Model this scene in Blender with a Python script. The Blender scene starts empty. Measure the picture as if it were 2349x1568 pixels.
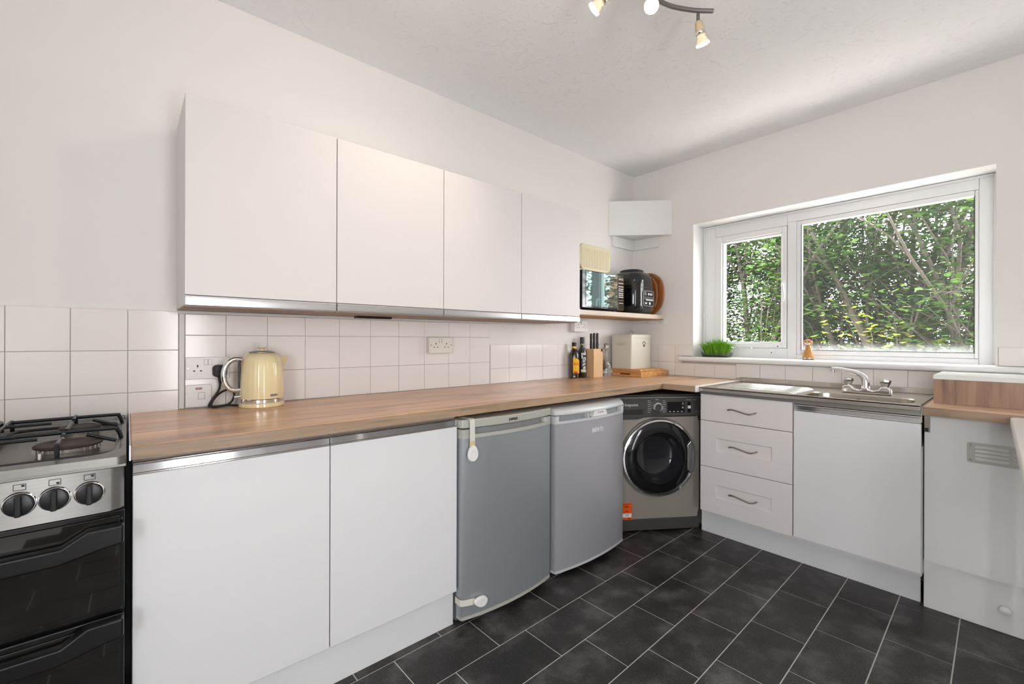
import bpy, bmesh, math, random
import numpy as np
from mathutils import Matrix, Vector
random.seed(7); rng = np.random.default_rng(11)
sc = bpy.context.scene
COL = sc.collection
PI = math.pi

# ------------------------------------------------------------------ camera
F_PX, V0, ROLL, YAW = 1010.85, 779.06, .0029, math.radians(48.908)
fw = Vector((-math.cos(YAW), -math.sin(YAW), 0)); rt = Vector((fw.y, -fw.x, 0)); up = Vector((0, 0, 1))
cx = rt*math.cos(ROLL) + up*math.sin(ROLL); cy = up*math.cos(ROLL) - rt*math.sin(ROLL)
cam_d = bpy.data.cameras.new('camera'); cam = bpy.data.objects.new('camera', cam_d); COL.objects.link(cam)
M = Matrix.Identity(4)
for i, v in enumerate((cx, cy, -fw)):
    for j in range(3): M[j][i] = v[j]
M.translation = Vector((3.2207, 2.1367, 1.19))
cam.matrix_world = M
cam_d.sensor_width = 36; cam_d.lens = F_PX/2349*36; cam_d.shift_y = -(784-V0)/2349
cam_d.clip_start = .02; sc.camera = cam

# ------------------------------------------------------------------ world, sun, large lights, exposure
w = bpy.data.worlds.new('sky'); sc.world = w; w.use_nodes = True
bg = w.node_tree.nodes['Background']; bg.inputs[0].default_value = (.985, .965, 1, 1); bg.inputs[1].default_value = 7.0
sd = bpy.data.lights.new('sun', 'SUN'); sd.energy = 11; sd.angle = .02; sd.color = (1, .95, .84)
so = bpy.data.objects.new('sun', sd); COL.objects.link(so); so.rotation_euler = Vector((-.10, .62, -.78)).to_track_quat('-Z', 'Y').to_euler()
def area(name, loc, rot, sx, sy, power, col):
    d = bpy.data.lights.new(name, 'AREA'); d.shape = 'RECTANGLE'; d.size = sx; d.size_y = sy; d.energy = power; d.color = col
    o = bpy.data.objects.new(name, d); COL.objects.link(o); o.location = loc; o.rotation_euler = rot
    return o
# sampling portals in the seen window and the two added openings for skylight
for nm, loc, rot, sx, sy in (('portal_window', (-.245, 1.2965, 1.565), (0, -PI/2, 0), 1.0, 1.54), ('portal_door', (2.775, 3.43, 1.0), (-PI/2, 0, 0), .33, 1.8), ('portal_side', (4.43, 2.8, 1.35), (0, PI/2, 0), 1.0, 1.0)):
    area(nm, loc, rot, sx, sy, 1, (1, 1, 1)).data.cycles.is_portal = True
sc.view_settings.view_transform = 'Standard'; sc.view_settings.look = 'None'
sc.view_settings.exposure = 1.24; sc.view_settings.gamma = 1; sc.view_settings.use_curve_mapping = False

# ------------------------------------------------------------------ materials
def srgb(r, g, b):
    f = lambda c: c/12.92 if c <= .04045 else ((c+.055)/1.055)**2.4
    return (f(r/255), f(g/255), f(b/255), 1)
MATS = {}
def mat(name, col, rough=.5, metal=0., coat=0., bump=0., bscale=40., var=0., vscale=6., spec=.5, stretch=None, trans=0., ior=1.45, emit=None, estr=0.):
    m = bpy.data.materials.new(name); m.use_nodes = True; nt = m.node_tree; N = nt.nodes; L = nt.links
    b = N['Principled BSDF']; b.inputs['Base Color'].default_value = col; b.inputs['Roughness'].default_value = rough
    b.inputs['Metallic'].default_value = metal; b.inputs['Coat Weight'].default_value = coat; b.inputs['Coat Roughness'].default_value = .06
    b.inputs['Specular IOR Level'].default_value = spec; b.inputs['Transmission Weight'].default_value = trans; b.inputs['IOR'].default_value = ior
    if emit: b.inputs['Emission Color'].default_value = emit; b.inputs['Emission Strength'].default_value = estr
    if bump or var:
        g = N.new('ShaderNodeNewGeometry'); src = g.outputs['Position']
        if stretch:
            mp = N.new('ShaderNodeMapping'); L.new(src, mp.inputs[0]); mp.inputs['Scale'].default_value = stretch; src = mp.outputs[0]
        if bump:
            n = N.new('ShaderNodeTexNoise'); n.inputs['Scale'].default_value = bscale; n.inputs['Detail'].default_value = 4; L.new(src, n.inputs['Vector'])
            bp = N.new('ShaderNodeBump'); bp.inputs['Strength'].default_value = bump; bp.inputs['Distance'].default_value = .004
            L.new(n.outputs[0], bp.inputs['Height']); L.new(bp.outputs[0], b.inputs['Normal'])
        if var:
            n = N.new('ShaderNodeTexNoise'); n.inputs['Scale'].default_value = vscale; n.inputs['Detail'].default_value = 5; L.new(src, n.inputs['Vector'])
            mx = N.new('ShaderNodeMix'); mx.data_type = 'RGBA'
            mx.inputs[6].default_value = tuple(max(0, c*(1-var)) for c in col[:3])+(1,)
            mx.inputs[7].default_value = tuple(min(1, c*(1+var)) for c in col[:3])+(1,)
            L.new(n.outputs[0], mx.inputs[0]); L.new(mx.outputs[2], b.inputs['Base Color'])
    MATS[name] = m
    return m
def ramp(N, pts):
    r = N.new('ShaderNodeValToRGB'); e = r.color_ramp.elements
    while len(e) < len(pts): e.new(.5)
    for k, (p, c) in enumerate(pts): e[k].position = p; e[k].color = c
    return r
def wood(name, cols, grain, plank=None, rough=.42, knots=True, gscale=1.0):
    """grain axis 'x','y' or 'z'; plank = (length, width) for strip boards"""
    m = bpy.data.materials.new(name); m.use_nodes = True; nt = m.node_tree; N = nt.nodes; L = nt.links
    b = N['Principled BSDF']; b.inputs['Roughness'].default_value = rough
    g = N.new('ShaderNodeNewGeometry')
    mp = N.new('ShaderNodeMapping'); s = [26*gscale]*3; s['xyz'.index(grain)] = 1.3*gscale; mp.inputs['Scale'].default_value = s; L.new(g.outputs['Position'], mp.inputs[0])
    n1 = N.new('ShaderNodeTexNoise'); n1.inputs['Scale'].default_value = 1.6; n1.inputs['Detail'].default_value = 8; n1.inputs['Roughness'].default_value = .62; n1.inputs['Distortion'].default_value = .5; L.new(mp.outputs[0], n1.inputs['Vector'])
    r1 = ramp(N, [(.28, cols[2]), (.46, cols[0]), (.62, cols[1]), (.8, cols[0])]); L.new(n1.outputs[0], r1.inputs[0])
    out = r1.outputs[0]
    if plank:
        mp2 = N.new('ShaderNodeMapping'); L.new(g.outputs['Position'], mp2.inputs[0])
        if grain == 'y': mp2.inputs['Rotation'].default_value = (0, 0, PI/2)
        if grain == 'z': mp2.inputs['Rotation'].default_value = (0, PI/2, 0)
        br = N.new('ShaderNodeTexBrick'); br.inputs['Scale'].default_value = 1; br.inputs['Brick Width'].default_value = plank[0]; br.inputs['Row Height'].default_value = plank[1]
        br.inputs['Mortar Size'].default_value = 0; br.inputs['Color1'].default_value = (.62, .62, .64, 1); br.inputs['Color2'].default_value = (1.12, 1.1, 1.06, 1); br.inputs['Bias'].default_value = .25
        L.new(mp2.outputs[0], br.inputs['Vector'])
        mx = N.new('ShaderNodeMix'); mx.data_type = 'RGBA'; mx.blend_type = 'MULTIPLY'; mx.inputs[0].default_value = .55
        L.new(out, mx.inputs[6]); L.new(br.outputs[0], mx.inputs[7]); out = mx.outputs[2]
    if knots:
        n2 = N.new('ShaderNodeTexNoise'); mp3 = N.new('ShaderNodeMapping'); s3 = [9.]*3; s3['xyz'.index(grain)] = 2.2; mp3.inputs['Scale'].default_value = s3
        L.new(g.outputs['Position'], mp3.inputs[0]); L.new(mp3.outputs[0], n2.inputs['Vector']); n2.inputs['Scale'].default_value = 1.; n2.inputs['Detail'].default_value = 6
        r2 = ramp(N, [(.56, (1, 1, 1, 1)), (.72, (.52, .52, .55, 1))]); L.new(n2.outputs[0], r2.inputs[0])
        mx = N.new('ShaderNodeMix'); mx.data_type = 'RGBA'; mx.blend_type = 'MULTIPLY'; mx.inputs[0].default_value = .8
        L.new(out, mx.inputs[6]); L.new(r2.outputs[0], mx.inputs[7]); out = mx.outputs[2]
    L.new(out, b.inputs['Base Color'])
    bp = N.new('ShaderNodeBump'); bp.inputs['Strength'].default_value = .12; bp.inputs['Distance'].default_value = .002
    L.new(n1.outputs[0], bp.inputs['Height']); L.new(bp.outputs[0], b.inputs['Normal'])
    return m
PAINT = mat('wall_paint', (.84, .812, .788, 1), .75, bump=.06, bscale=30)
PAINTW = mat('window_wall_paint', (.85, .822, .795, 1), .75, bump=.06, bscale=30)
GLOSSW = mat('white_gloss_paint', (.82, .82, .81, 1), .45, bump=.03, bscale=15)
LAM = mat('white_laminate', (.745, .712, .70, 1), .48, bump=.015, bscale=6)
LAMB = mat('white_lower_laminate', (.75, .75, .755, 1), .5, bump=.015, bscale=6)
UPVC = mat('white_upvc', (.84, .845, .85, 1), .28)
TILE = mat('white_glazed_tile', (.84, .795, .765, 1), .13, bump=.05, bscale=9, var=.02, vscale=3)
GROUT = mat('wall_grout', (.50, .47, .44, 1), .85)
STRIPG = mat('grey_white_trim', (.68, .68, .67, 1), .4)
CHROME = mat('chrome', (.82, .82, .83, 1), .08, 1)
ALU = mat('aluminium', (.78, .78, .78, 1), .22, 1, bump=.02, bscale=8, stretch=(1, 40, 40))
STEEL = mat('brushed_steel', (.27, .262, .25, 1), .42, 1, bump=.05, bscale=6, stretch=(2, 60, 60), var=.12, vscale=5)
SINKST = mat('sink_steel', (.52, .485, .44, 1), .26, 1, bump=.04, bscale=5, var=.1, vscale=8)
PEWTER = mat('pewter', (.32, .30, .27, 1), .3, 1)
BLK = mat('black_plastic', (.012, .012, .013, 1), .32)
BLKG = mat('black_gloss', (.007, .007, .008, 1), .07, coat=.5)
BLKM = mat('black_enamel', (.008, .008, .009, 1), .30, bump=.03, bscale=60)
DGLASS = mat('dark_glass', (.008, .0075, .0065, 1), .025, spec=.9)
DARK = mat('dark_gap', (.02, .02, .02, 1), .8)
RUBBER = mat('black_rubber', (.015, .015, .016, 1), .5)
SILV = mat('silver_fridge_paint', (.37, .40, .415, 1), .36, .5, bump=.03, bscale=150)
SILV2 = mat('grey_fridge_paint', (.49, .49, .515, 1), .36, .45, bump=.03, bscale=150)
SILVL = mat('pale_silver_plastic', (.62, .63, .64, 1), .35, .15)
AGED = mat('aged_grey_plastic', (.46, .46, .41, 1), .4, .1)
SIDEG = mat('fridge_side_grey', (.16, .165, .17, 1), .5, .2)
WMB = mat('graphite_body', (.40, .37, .32, 1), .38, .4)
WMP = mat('graphite_panel', (.085, .083, .078, 1), .38, .3)
CREAM = mat('cream_enamel', (.80, .67, .40, 1), .16, coat=.6)
CREAM2 = mat('cream_toaster_enamel', (.72, .64, .43, 1), .3, coat=.3)
BINC = mat('pale_cream_enamel', (.70, .67, .57, 1), .28, coat=.2)
PLASW = mat('white_plastic', (.82, .80, .79, 1), .3)
PLASW2 = mat('ivory_plastic', (.76, .72, .66, 1), .35)
RED = mat('red_neon', (.22, .01, .015, 1), .2)
STRAP = mat('webbing', (.72, .68, .60, 1), .6)
STRAPY = mat('aged_webbing', (.66, .52, .30, 1), .6)
BRASS = mat('burner_ring', (.30, .27, .23, 1), .45, .7, var=.5, vscale=120)
RUST = mat('burner_cap', (.042, .030, .024, 1), .6, var=.4, vscale=60)
CERA = mat('lamp_ceramic', (.66, .52, .32, 1), .5)
BULB = mat('lit_bulb', (1, .95, .85, 1), .3, emit=(1, .82, .58, 1), estr=14)
BULBG = mat('bulb_glass', (.95, .72, .52, 1), .15, emit=(1, .62, .35, 1), estr=.16)
BAMB = wood('bamboo', (srgb(205, 150, 92), srgb(222, 172, 112), srgb(180, 122, 66)), 'y', knots=False, rough=.4)
BEECH = wood('beech', (srgb(222, 184, 138), srgb(232, 196, 152), srgb(205, 162, 114)), 'z', knots=False, rough=.5)
ACACIA = wood('acacia', (srgb(150, 92, 48), srgb(178, 116, 66), srgb(104, 58, 28)), 'z', rough=.35)
OAKX = wood('oak_worktop', (srgb(208, 164, 128), srgb(222, 182, 148), srgb(172, 132, 102)), 'x', (.55, .052), .30)
OAKY = wood('oak_worktop_return', (srgb(206, 172, 142), srgb(220, 188, 158), srgb(176, 144, 118)), 'y', (.5, .052), .30)
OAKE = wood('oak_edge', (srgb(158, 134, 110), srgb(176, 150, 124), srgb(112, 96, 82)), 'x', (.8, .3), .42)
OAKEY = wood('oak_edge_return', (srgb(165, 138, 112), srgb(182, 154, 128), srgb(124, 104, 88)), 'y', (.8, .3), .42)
OAKV = wood('oak_upright_grain', (srgb(150, 118, 96), srgb(172, 140, 116), srgb(88, 72, 62)), 'z', None, .45, gscale=.6)
SHELFW = wood('limed_shelf', (srgb(205, 188, 172), srgb(216, 200, 185), srgb(190, 170, 152)), 'x', knots=False, rough=.4)
SHELFB = wood('shelf_core', (srgb(172, 136, 104), srgb(186, 150, 116), srgb(150, 116, 86)), 'x', knots=False, rough=.6)
UNDER = wood('cabinet_underside', (srgb(150, 128, 112), srgb(170, 150, 134), srgb(110, 92, 80)), 'x', knots=True, rough=.6)
def glass_sheet(name, tint=(1, 1, 1, 1), dirt=0.):
    m = bpy.data.materials.new(name); m.use_nodes = True; nt = m.node_tree; N = nt.nodes; L = nt.links
    N.remove(N['Principled BSDF']); o = N['Material Output']
    t = N.new('ShaderNodeBsdfTransparent'); t.inputs[0].default_value = tint; gl = N.new('ShaderNodeBsdfGlossy'); gl.inputs['Roughness'].default_value = .01
    lw = N.new('ShaderNodeLayerWeight'); lw.inputs[0].default_value = .5; pw = N.new('ShaderNodeMath'); pw.operation = 'POWER'; pw.inputs[1].default_value = 5; L.new(lw.outputs['Facing'], pw.inputs[0]); fr = N.new('ShaderNodeMapRange'); fr.inputs[3].default_value = .04; L.new(pw.outputs[0], fr.inputs[0]); mx = N.new('ShaderNodeMixShader')
    L.new(fr.outputs[0], mx.inputs[0]); L.new(t.outputs[0], mx.inputs[1]); L.new(gl.outputs[0], mx.inputs[2]); out = mx.outputs[0]
    if dirt:
        g = N.new('ShaderNodeNewGeometry'); sx = N.new('ShaderNodeSeparateXYZ'); L.new(g.outputs['Position'], sx.inputs[0])
        mr = N.new('ShaderNodeMapRange'); mr.inputs[1].default_value = 1.185; mr.inputs[2].default_value = 1.13; mr.inputs[3].default_value = .0; mr.inputs[4].default_value = 1; L.new(sx.outputs[2], mr.inputs[0])
        n = N.new('ShaderNodeTexNoise'); n.inputs['Scale'].default_value = 45; n.inputs['Detail'].default_value = 6; L.new(g.outputs['Position'], n.inputs['Vector'])
        p2 = N.new('ShaderNodeMath'); p2.operation = 'POWER'; p2.inputs[1].default_value = 1.6; L.new(mr.outputs[0], p2.inputs[0])
        mu = N.new('ShaderNodeMath'); mu.operation = 'MULTIPLY'; L.new(p2.outputs[0], mu.inputs[0]); L.new(n.outputs[0], mu.inputs[1])
        ad = N.new('ShaderNodeMath'); ad.operation = 'MULTIPLY_ADD'; ad.inputs[1].default_value = dirt; ad.inputs[2].default_value = .006; L.new(mu.outputs[0], ad.inputs[0])
        df = N.new('ShaderNodeBsdfTranslucent'); df.inputs[0].default_value = (.8, .82, .82, 1); m2 = N.new('ShaderNodeMixShader'); L.new(ad.outputs[0], m2.inputs[0]); L.new(out, m2.inputs[1]); L.new(df.outputs[0], m2.inputs[2]); out = m2.outputs[0]
    L.new(out, o.inputs[0])
    return m
PANE = glass_sheet('window_glass', (.97, .985, .975, 1)); PANED = glass_sheet('misted_window_glass', (.97, .985, .975, 1), .30)
CRYS = mat('crystal', (.90, .92, .95, 1), .02, trans=1., ior=1.56)
CLEARP = glass_sheet('clear_plastic', (.86, .88, .86, 1))
def amber(name, c): return mat(name, c, .05, coat=1.)
BOTB = amber('brown_bottle_glass', (.018, .008, .004, 1)); BOTD = amber('dark_bottle_glass', (.010, .011, .010, 1))
YEL = mat('yellow_label', srgb(236, 182, 22), .5, var=.08, vscale=60); REDL = mat('red_label', srgb(206, 58, 28), .5)
PALE = mat('pale_label', srgb(214, 206, 176), .5); GREYL = mat('silver_print', srgb(196, 198, 200), .5); GOLD = mat('gold_band', srgb(206, 168, 74), .35, .5)
ORANGE = mat('orange_sticker', srgb(238, 92, 20), .45); WHT = mat('white_print', srgb(235, 235, 235), .5); REDT = mat('red_print', srgb(176, 36, 22), .5)
INK = mat('black_print', srgb(24, 24, 26), .5)
SOIL = mat('soil', srgb(72, 56, 42), .9, bump=.8, bscale=200, var=.4, vscale=120)
GRASS = mat('cat_grass', srgb(118, 176, 30), .5, var=.45, vscale=60)
CATW = wood('carved_wood', (srgb(182, 122, 58), srgb(200, 142, 76), srgb(150, 92, 40)), 'z', knots=False, rough=.4, gscale=3)
CATF = mat('cat_face_paint', srgb(205, 195, 185), .6); CATB = mat('cat_black_paint', srgb(30, 28, 30), .5)
GREYV = mat('grey_vent', (.52, .51, .48, 1), .35, .3)
DISPLAY = mat('display_glass', (.01, .01, .011, 1), .08)
DRUM = mat('drum_steel', (.28, .27, .26, 1), .4, 1)
SMOKE = mat('smoked_bowl', (.02, .021, .024, 1), .04, spec=.8)
MIRR = mat('mirror_door_glass', (.20, .29, .29, 1), .03, .8)
# floor tiles
def slate():
    m = bpy.data.materials.new('slate_vinyl'); m.use_nodes = True; nt = m.node_tree; N = nt.nodes; L = nt.links; b = N['Principled BSDF']
    g = N.new('ShaderNodeNewGeometry'); oi = N.new('ShaderNodeObjectInfo')
    n1 = N.new('ShaderNodeTexNoise'); n1.inputs['Scale'].default_value = 7; n1.inputs['Detail'].default_value = 7; n1.inputs['Roughness'].default_value = .6; L.new(g.outputs['Position'], n1.inputs['Vector'])
    r1 = ramp(N, [(.36, (.013, .0115, .011, 1)), (.50, (.023, .020, .0195, 1)), (.66, (.080, .075, .077, 1))]); L.new(n1.outputs[0], r1.inputs[0])
    n2 = N.new('ShaderNodeTexNoise'); n2.inputs['Scale'].default_value = 190; n2.inputs['Detail'].default_value = 3; L.new(g.outputs['Position'], n2.inputs['Vector'])
    r2 = ramp(N, [(.60, (0, 0, 0, 1)), (.74, (1, 1, 1, 1))]); L.new(n2.outputs[0], r2.inputs[0])
    mu = N.new('ShaderNodeMath'); mu.operation = 'MULTIPLY'; L.new(r2.outputs[0], mu.inputs[0]); L.new(n1.outputs[0], mu.inputs[1])
    mx = N.new('ShaderNodeMix'); mx.data_type = 'RGBA'; L.new(mu.outputs[0], mx.inputs[0]); L.new(r1.outputs[0], mx.inputs[6]); mx.inputs[7].default_value = (.30, .29, .29, 1)
    hs = N.new('ShaderNodeHueSaturation'); ma = N.new('ShaderNodeMapRange'); ma.inputs[3].default_value = .8; ma.inputs[4].default_value = 1.25
    L.new(oi.outputs['Random'], ma.inputs[0]); L.new(ma.outputs[0], hs.inputs['Value']); L.new(mx.outputs[2], hs.inputs['Color']); L.new(hs.outputs[0], b.inputs['Base Color'])
    rr = N.new('ShaderNodeMapRange'); rr.inputs[3].default_value = .30; rr.inputs[4].default_value = .52; L.new(n1.outputs[0], rr.inputs[0]); L.new(rr.outputs[0], b.inputs['Roughness'])
    bp = N.new('ShaderNodeBump'); bp.inputs['Strength'].default_value = .25; bp.inputs['Distance'].default_value = .001; L.new(n2.outputs[0], bp.inputs['Height']); L.new(bp.outputs[0], b.inputs['Normal'])
    return m
SLATE = slate(); FGROUT = mat('pale_floor_joint', (.62, .59, .55, 1), .5)
def artex():
    m = bpy.data.materials.new('textured_ceiling'); m.use_nodes = True; nt = m.node_tree; N = nt.nodes; L = nt.links; b = N['Principled BSDF']
    b.inputs['Base Color'].default_value = (.90, .905, .91, 1); b.inputs['Roughness'].default_value = .8
    g = N.new('ShaderNodeNewGeometry'); n = N.new('ShaderNodeTexNoise'); n.inputs['Scale'].default_value = 16; n.inputs['Detail'].default_value = 5; n.inputs['Distortion'].default_value = 1.6; L.new(g.outputs['Position'], n.inputs['Vector'])
    r = ramp(N, [(.56, (0, 0, 0, 1)), (.68, (1, 1, 1, 1))]); L.new(n.outputs[0], r.inputs[0])
    bp = N.new('ShaderNodeBump'); bp.inputs['Strength'].default_value = .36; bp.inputs['Distance'].default_value = .006; L.new(r.outputs[0], bp.inputs['Height']); L.new(bp.outputs[0], b.inputs['Normal'])
    return m
ARTEX = artex()
def leafmat(name, c1, c2):
    m = bpy.data.materials.new(name); m.use_nodes = True; nt = m.node_tree; N = nt.nodes; L = nt.links; b = N['Principled BSDF']; b.inputs['Roughness'].default_value = .45
    g = N.new('ShaderNodeNewGeometry'); n = N.new('ShaderNodeTexNoise'); n.inputs['Scale'].default_value = 4; L.new(g.outputs['Position'], n.inputs['Vector'])
    r = ramp(N, [(.35, c1), (.65, c2)]); L.new(n.outputs[0], r.inputs[0]); L.new(r.outputs[0], b.inputs['Base Color'])
    t = N.new('ShaderNodeBsdfTranslucent'); L.new(r.outputs[0], t.inputs[0]); mx = N.new('ShaderNodeMixShader'); mx.inputs[0].default_value = .5
    o = N['Material Output']; L.new(b.outputs[0], mx.inputs[1]); L.new(t.outputs[0], mx.inputs[2]); L.new(mx.outputs[0], o.inputs[0])
    return m
LEAF = leafmat('maple_leaf', (.016, .052, .011, 1), (.060, .120, .020, 1)); LEAF2 = leafmat('dark_leaf', (.010, .034, .010, 1), (.036, .078, .016, 1)); LEAFY = leafmat('yellow_leaf', (.08, .13, .012, 1), (.20, .21, .02, 1))
BARK = mat('bark', (.065, .053, .042, 1), .8, bump=.6, bscale=30, var=.4, vscale=14, stretch=(1, 1, .25))
LAWN = mat('bare_earth', (.20, .17, .13, 1), .9, var=.4, vscale=8); BRICK = mat('brick_clay', srgb(168, 104, 78), .8, var=.25, vscale=30); MORTAR = mat('mortar', srgb(196, 186, 172), .9)

# ------------------------------------------------------------------ mesh helpers
def B(): return bmesh.new()
def box(bm, x0, x1, y0, y1, z0, z1):
    v = [bm.verts.new(p) for p in ((x0,y0,z0),(x1,y0,z0),(x1,y1,z0),(x0,y1,z0),(x0,y0,z1),(x1,y0,z1),(x1,y1,z1),(x0,y1,z1))]
    for f in ((3,2,1,0),(4,5,6,7),(0,1,5,4),(1,2,6,5),(2,3,7,6),(3,0,4,7)): bm.faces.new([v[i] for i in f])
    return bm
def bx(*a): return box(B(), *a)
def ring(bm, c, u, v, r, seg, r2=None):
    r2 = r if r2 is None else r2
    return [bm.verts.new(c + u*(r*math.cos(2*PI*k/seg)) + v*(r2*math.sin(2*PI*k/seg))) for k in range(seg)]
def bridge(bm, a, b):
    n = len(a)
    for k in range(n): bm.faces.new((a[k], a[(k+1) % n], b[(k+1) % n], b[k]))
def frame(d):
    d = d.normalized(); a = Vector((0,0,1)) if abs(d.z) < .9 else Vector((1,0,0))
    u = a.cross(d).normalized(); return u, d.cross(u)
def cyl(bm, p0, p1, r0, r1=None, seg=24, caps=True):
    p0, p1 = Vector(p0), Vector(p1); r1 = r0 if r1 is None else r1; u, v = frame(p1-p0)
    a = ring(bm, p0, u, v, r0, seg); b = ring(bm, p1, u, v, r1, seg); bridge(bm, a, b)
    if caps: bm.faces.new(a[::-1]); bm.faces.new(b)
    return bm
def lathe(bm, prof, c=(0,0,0), axis='z', seg=40, rfun=None, caps=True):
    """prof: list of (radius, height) along the axis"""
    c = Vector(c); ax = {'x': Vector((1,0,0)), 'y': Vector((0,1,0)), 'z': Vector((0,0,1))}[axis]; u, v = frame(ax); rs = []
    for r, h in prof:
        rs.append([bm.verts.new(c + ax*h + (u*math.cos(2*PI*k/seg) + v*math.sin(2*PI*k/seg))*max(1e-4, (r if rfun is None else rfun(r, h, 2*PI*k/seg)))) for k in range(seg)])
    for a, b in zip(rs, rs[1:]): bridge(bm, a, b)
    if caps:
        bm.faces.new(rs[0][::-1]); bm.faces.new(rs[-1])
    return bm
def tube(bm, pts, r, seg=10, closed=False, flat=1.0):
    P = [Vector(p) for p in pts]; n = len(P); rr = r if isinstance(r, (list, tuple)) else [r]*n; rs = []; pu = None
    for i, p in enumerate(P):
        d = (P[(i+1) % n]-P[i-1]) if (closed or 0 < i < n-1) else (P[1]-P[0] if i == 0 else P[-1]-P[-2])
        d.normalize()
        if pu is None: u, v = frame(d)
        else:
            u = pu - d*pu.dot(d); u.normalize(); v = d.cross(u)
        pu = u; rs.append(ring(bm, p, u, v, rr[i], seg, rr[i]*flat))
    for a, b in zip(rs, rs[1:]): bridge(bm, a, b)
    if closed: bridge(bm, rs[-1], rs[0])
    else: bm.faces.new(rs[0][::-1]); bm.faces.new(rs[-1])
    return bm
def smooth_path(pts, n=6):
    P = [Vector(p) for p in pts]; out = []
    for i in range(len(P)-1):
        a, b, c, d = P[max(i-1,0)], P[i], P[i+1], P[min(i+2, len(P)-1)]
        for k in range(n):
            t = k/n; out.append(.5*((2*b)+(c-a)*t+(2*a-5*b+4*c-d)*t*t+(3*b-a-3*c+d)*t**3))
    out.append(P[-1]); return out
def prism(bm, poly, plane, d0, d1):
    f = {'xy': lambda a, b, d: (a, b, d), 'xz': lambda a, b, d: (a, d, b), 'yz': lambda a, b, d: (d, a, b)}[plane]
    a = [bm.verts.new(f(p[0], p[1], d0)) for p in poly]; b = [bm.verts.new(f(p[0], p[1], d1)) for p in poly]
    bridge(bm, a, b); bm.faces.new(a[::-1]); bm.faces.new(b); return bm
def rrect(x0, x1, y0, y1, r, n=6):
    out = []
    for cx_, cy_, a in ((x1-r, y1-r, 0), (x0+r, y1-r, PI/2), (x0+r, y0+r, PI), (x1-r, y0+r, 1.5*PI)):
        for k in range(n+1): t = a+PI/2*k/n; out.append((cx_+r*math.cos(t), cy_+r*math.sin(t)))
    return out
def loft(bm, loops, caps=True):
    rs = [[bm.verts.new(p) for p in l] for l in loops]
    for a, b in zip(rs, rs[1:]): bridge(bm, a, b)
    if caps: bm.faces.new(rs[0][::-1]); bm.faces.new(rs[-1])
    return bm
INV = {}
def pieces(t, name, bm, m, local=False, **k):
    '''each loose piece of bm becomes a part of its own'''
    bm.verts.ensure_lookup_table(); left = set(bm.verts)
    while left:
        seed_ = left.pop(); comp = {seed_}; st_ = [seed_]
        while st_:
            for e_ in st_.pop().link_edges:
                for w_ in e_.verts:
                    if w_ not in comp: comp.add(w_); st_.append(w_)
        left -= comp; nb_ = B(); mp_ = {v_: nb_.verts.new(v_.co) for v_ in comp}
        for f_ in bm.faces:
            if f_.verts[0] in comp: nb_.faces.new([mp_[v_] for v_ in f_.verts])
        part(t, name, nb_, m, local=local, **k)
    bm.free()
def feet(t, b, local=False): pieces(t, 'foot', b, BLK, local)
def mesh_obj(name, bm, m, bevel=0., seg=2, sharp=35, recalc=True):
    if recalc: bmesh.ops.recalc_face_normals(bm, faces=bm.faces)
    me = bpy.data.meshes.new(name); bm.to_mesh(me); bm.free(); me.materials.append(m)
    for p in me.polygons: p.use_smooth = True
    me.set_sharp_from_angle(angle=math.radians(sharp))
    o = bpy.data.objects.new(name, me); COL.objects.link(o)
    if bevel:
        md = o.modifiers.new('bevel', 'BEVEL'); md.width = bevel; md.segments = seg; md.limit_method = 'ANGLE'; md.angle_limit = math.radians(40); md.harden_normals = True
    return o
def tag(o, label=None, cat=None, group=None, kind=None):
    if label: o['label'] = label
    if cat: o['category'] = cat
    if group: o['group'] = group
    if kind: o['kind'] = kind
    return o
def thing(name, label, cat, loc=(0,0,0), rz=0., group=None):
    o = bpy.data.objects.new(name, None); COL.objects.link(o); o.empty_display_size = .05; o.location = loc; o.rotation_euler = (0,0,rz)
    INV[o.name] = (Matrix.Translation(Vector(loc)) @ Matrix.Rotation(rz, 4, 'Z')).inverted()
    return tag(o, label, cat, group)
def part(t, name, bm, m, local=False, label=None, **k):
    if not local: bm.transform(INV[t.name])
    o = mesh_obj(name, bm, m, **k); o.parent = t; INV[o.name] = INV[t.name]
    if label: o['label'] = label
    return o
def single(name, bm, m, label, cat, loc, group=None, **k):
    bm.transform(Matrix.Translation(-Vector(loc))); o = mesh_obj(name, bm, m, **k); o.location = loc
    INV[o.name] = Matrix.Translation(-Vector(loc)); return tag(o, label, cat, group)
def struct(name, bm, m, **k):
    o = mesh_obj(name, bm, m, **k); o['kind'] = 'structure'; INV[o.name] = Matrix.Identity(4); return o
def copy_tree(o, parent=None):
    c = o.copy(); COL.objects.link(c); c.parent = parent; INV[c.name] = INV.get(o.name, Matrix.Identity(4))
    for ch in [q for q in bpy.data.objects if q.parent == o]: copy_tree(ch, c)
    return c
TXT = {}
def text_bm(s, size, origin, right, upv=(0,0,1), extrude=.0004, align='CENTER', sx=1.):
    key = s
    if key not in TXT:
        cu = bpy.data.curves.new('txt', 'FONT'); cu.body = s; cu.size = 1; cu.align_x = 'CENTER'; cu.align_y = 'CENTER'; cu.extrude = .02; cu.resolution_u = 2
        o = bpy.data.objects.new('txt', cu); COL.objects.link(o); bpy.context.view_layer.update()
        dg = bpy.context.evaluated_depsgraph_get(); TXT[key] = bpy.data.meshes.new_from_object(o.evaluated_get(dg)); bpy.data.objects.remove(o)
    bm = B(); bm.from_mesh(TXT[key]); R = Vector(right).normalized(); U = Vector(upv).normalized(); Nn = R.cross(U); Mx = Matrix.Identity(4)
    for j in range(3): Mx[j][0] = R[j]*size*sx; Mx[j][1] = U[j]*size; Mx[j][2] = Nn[j]*extrude/.02; Mx[j][3] = origin[j]
    bm.transform(Mx); return bm
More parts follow.
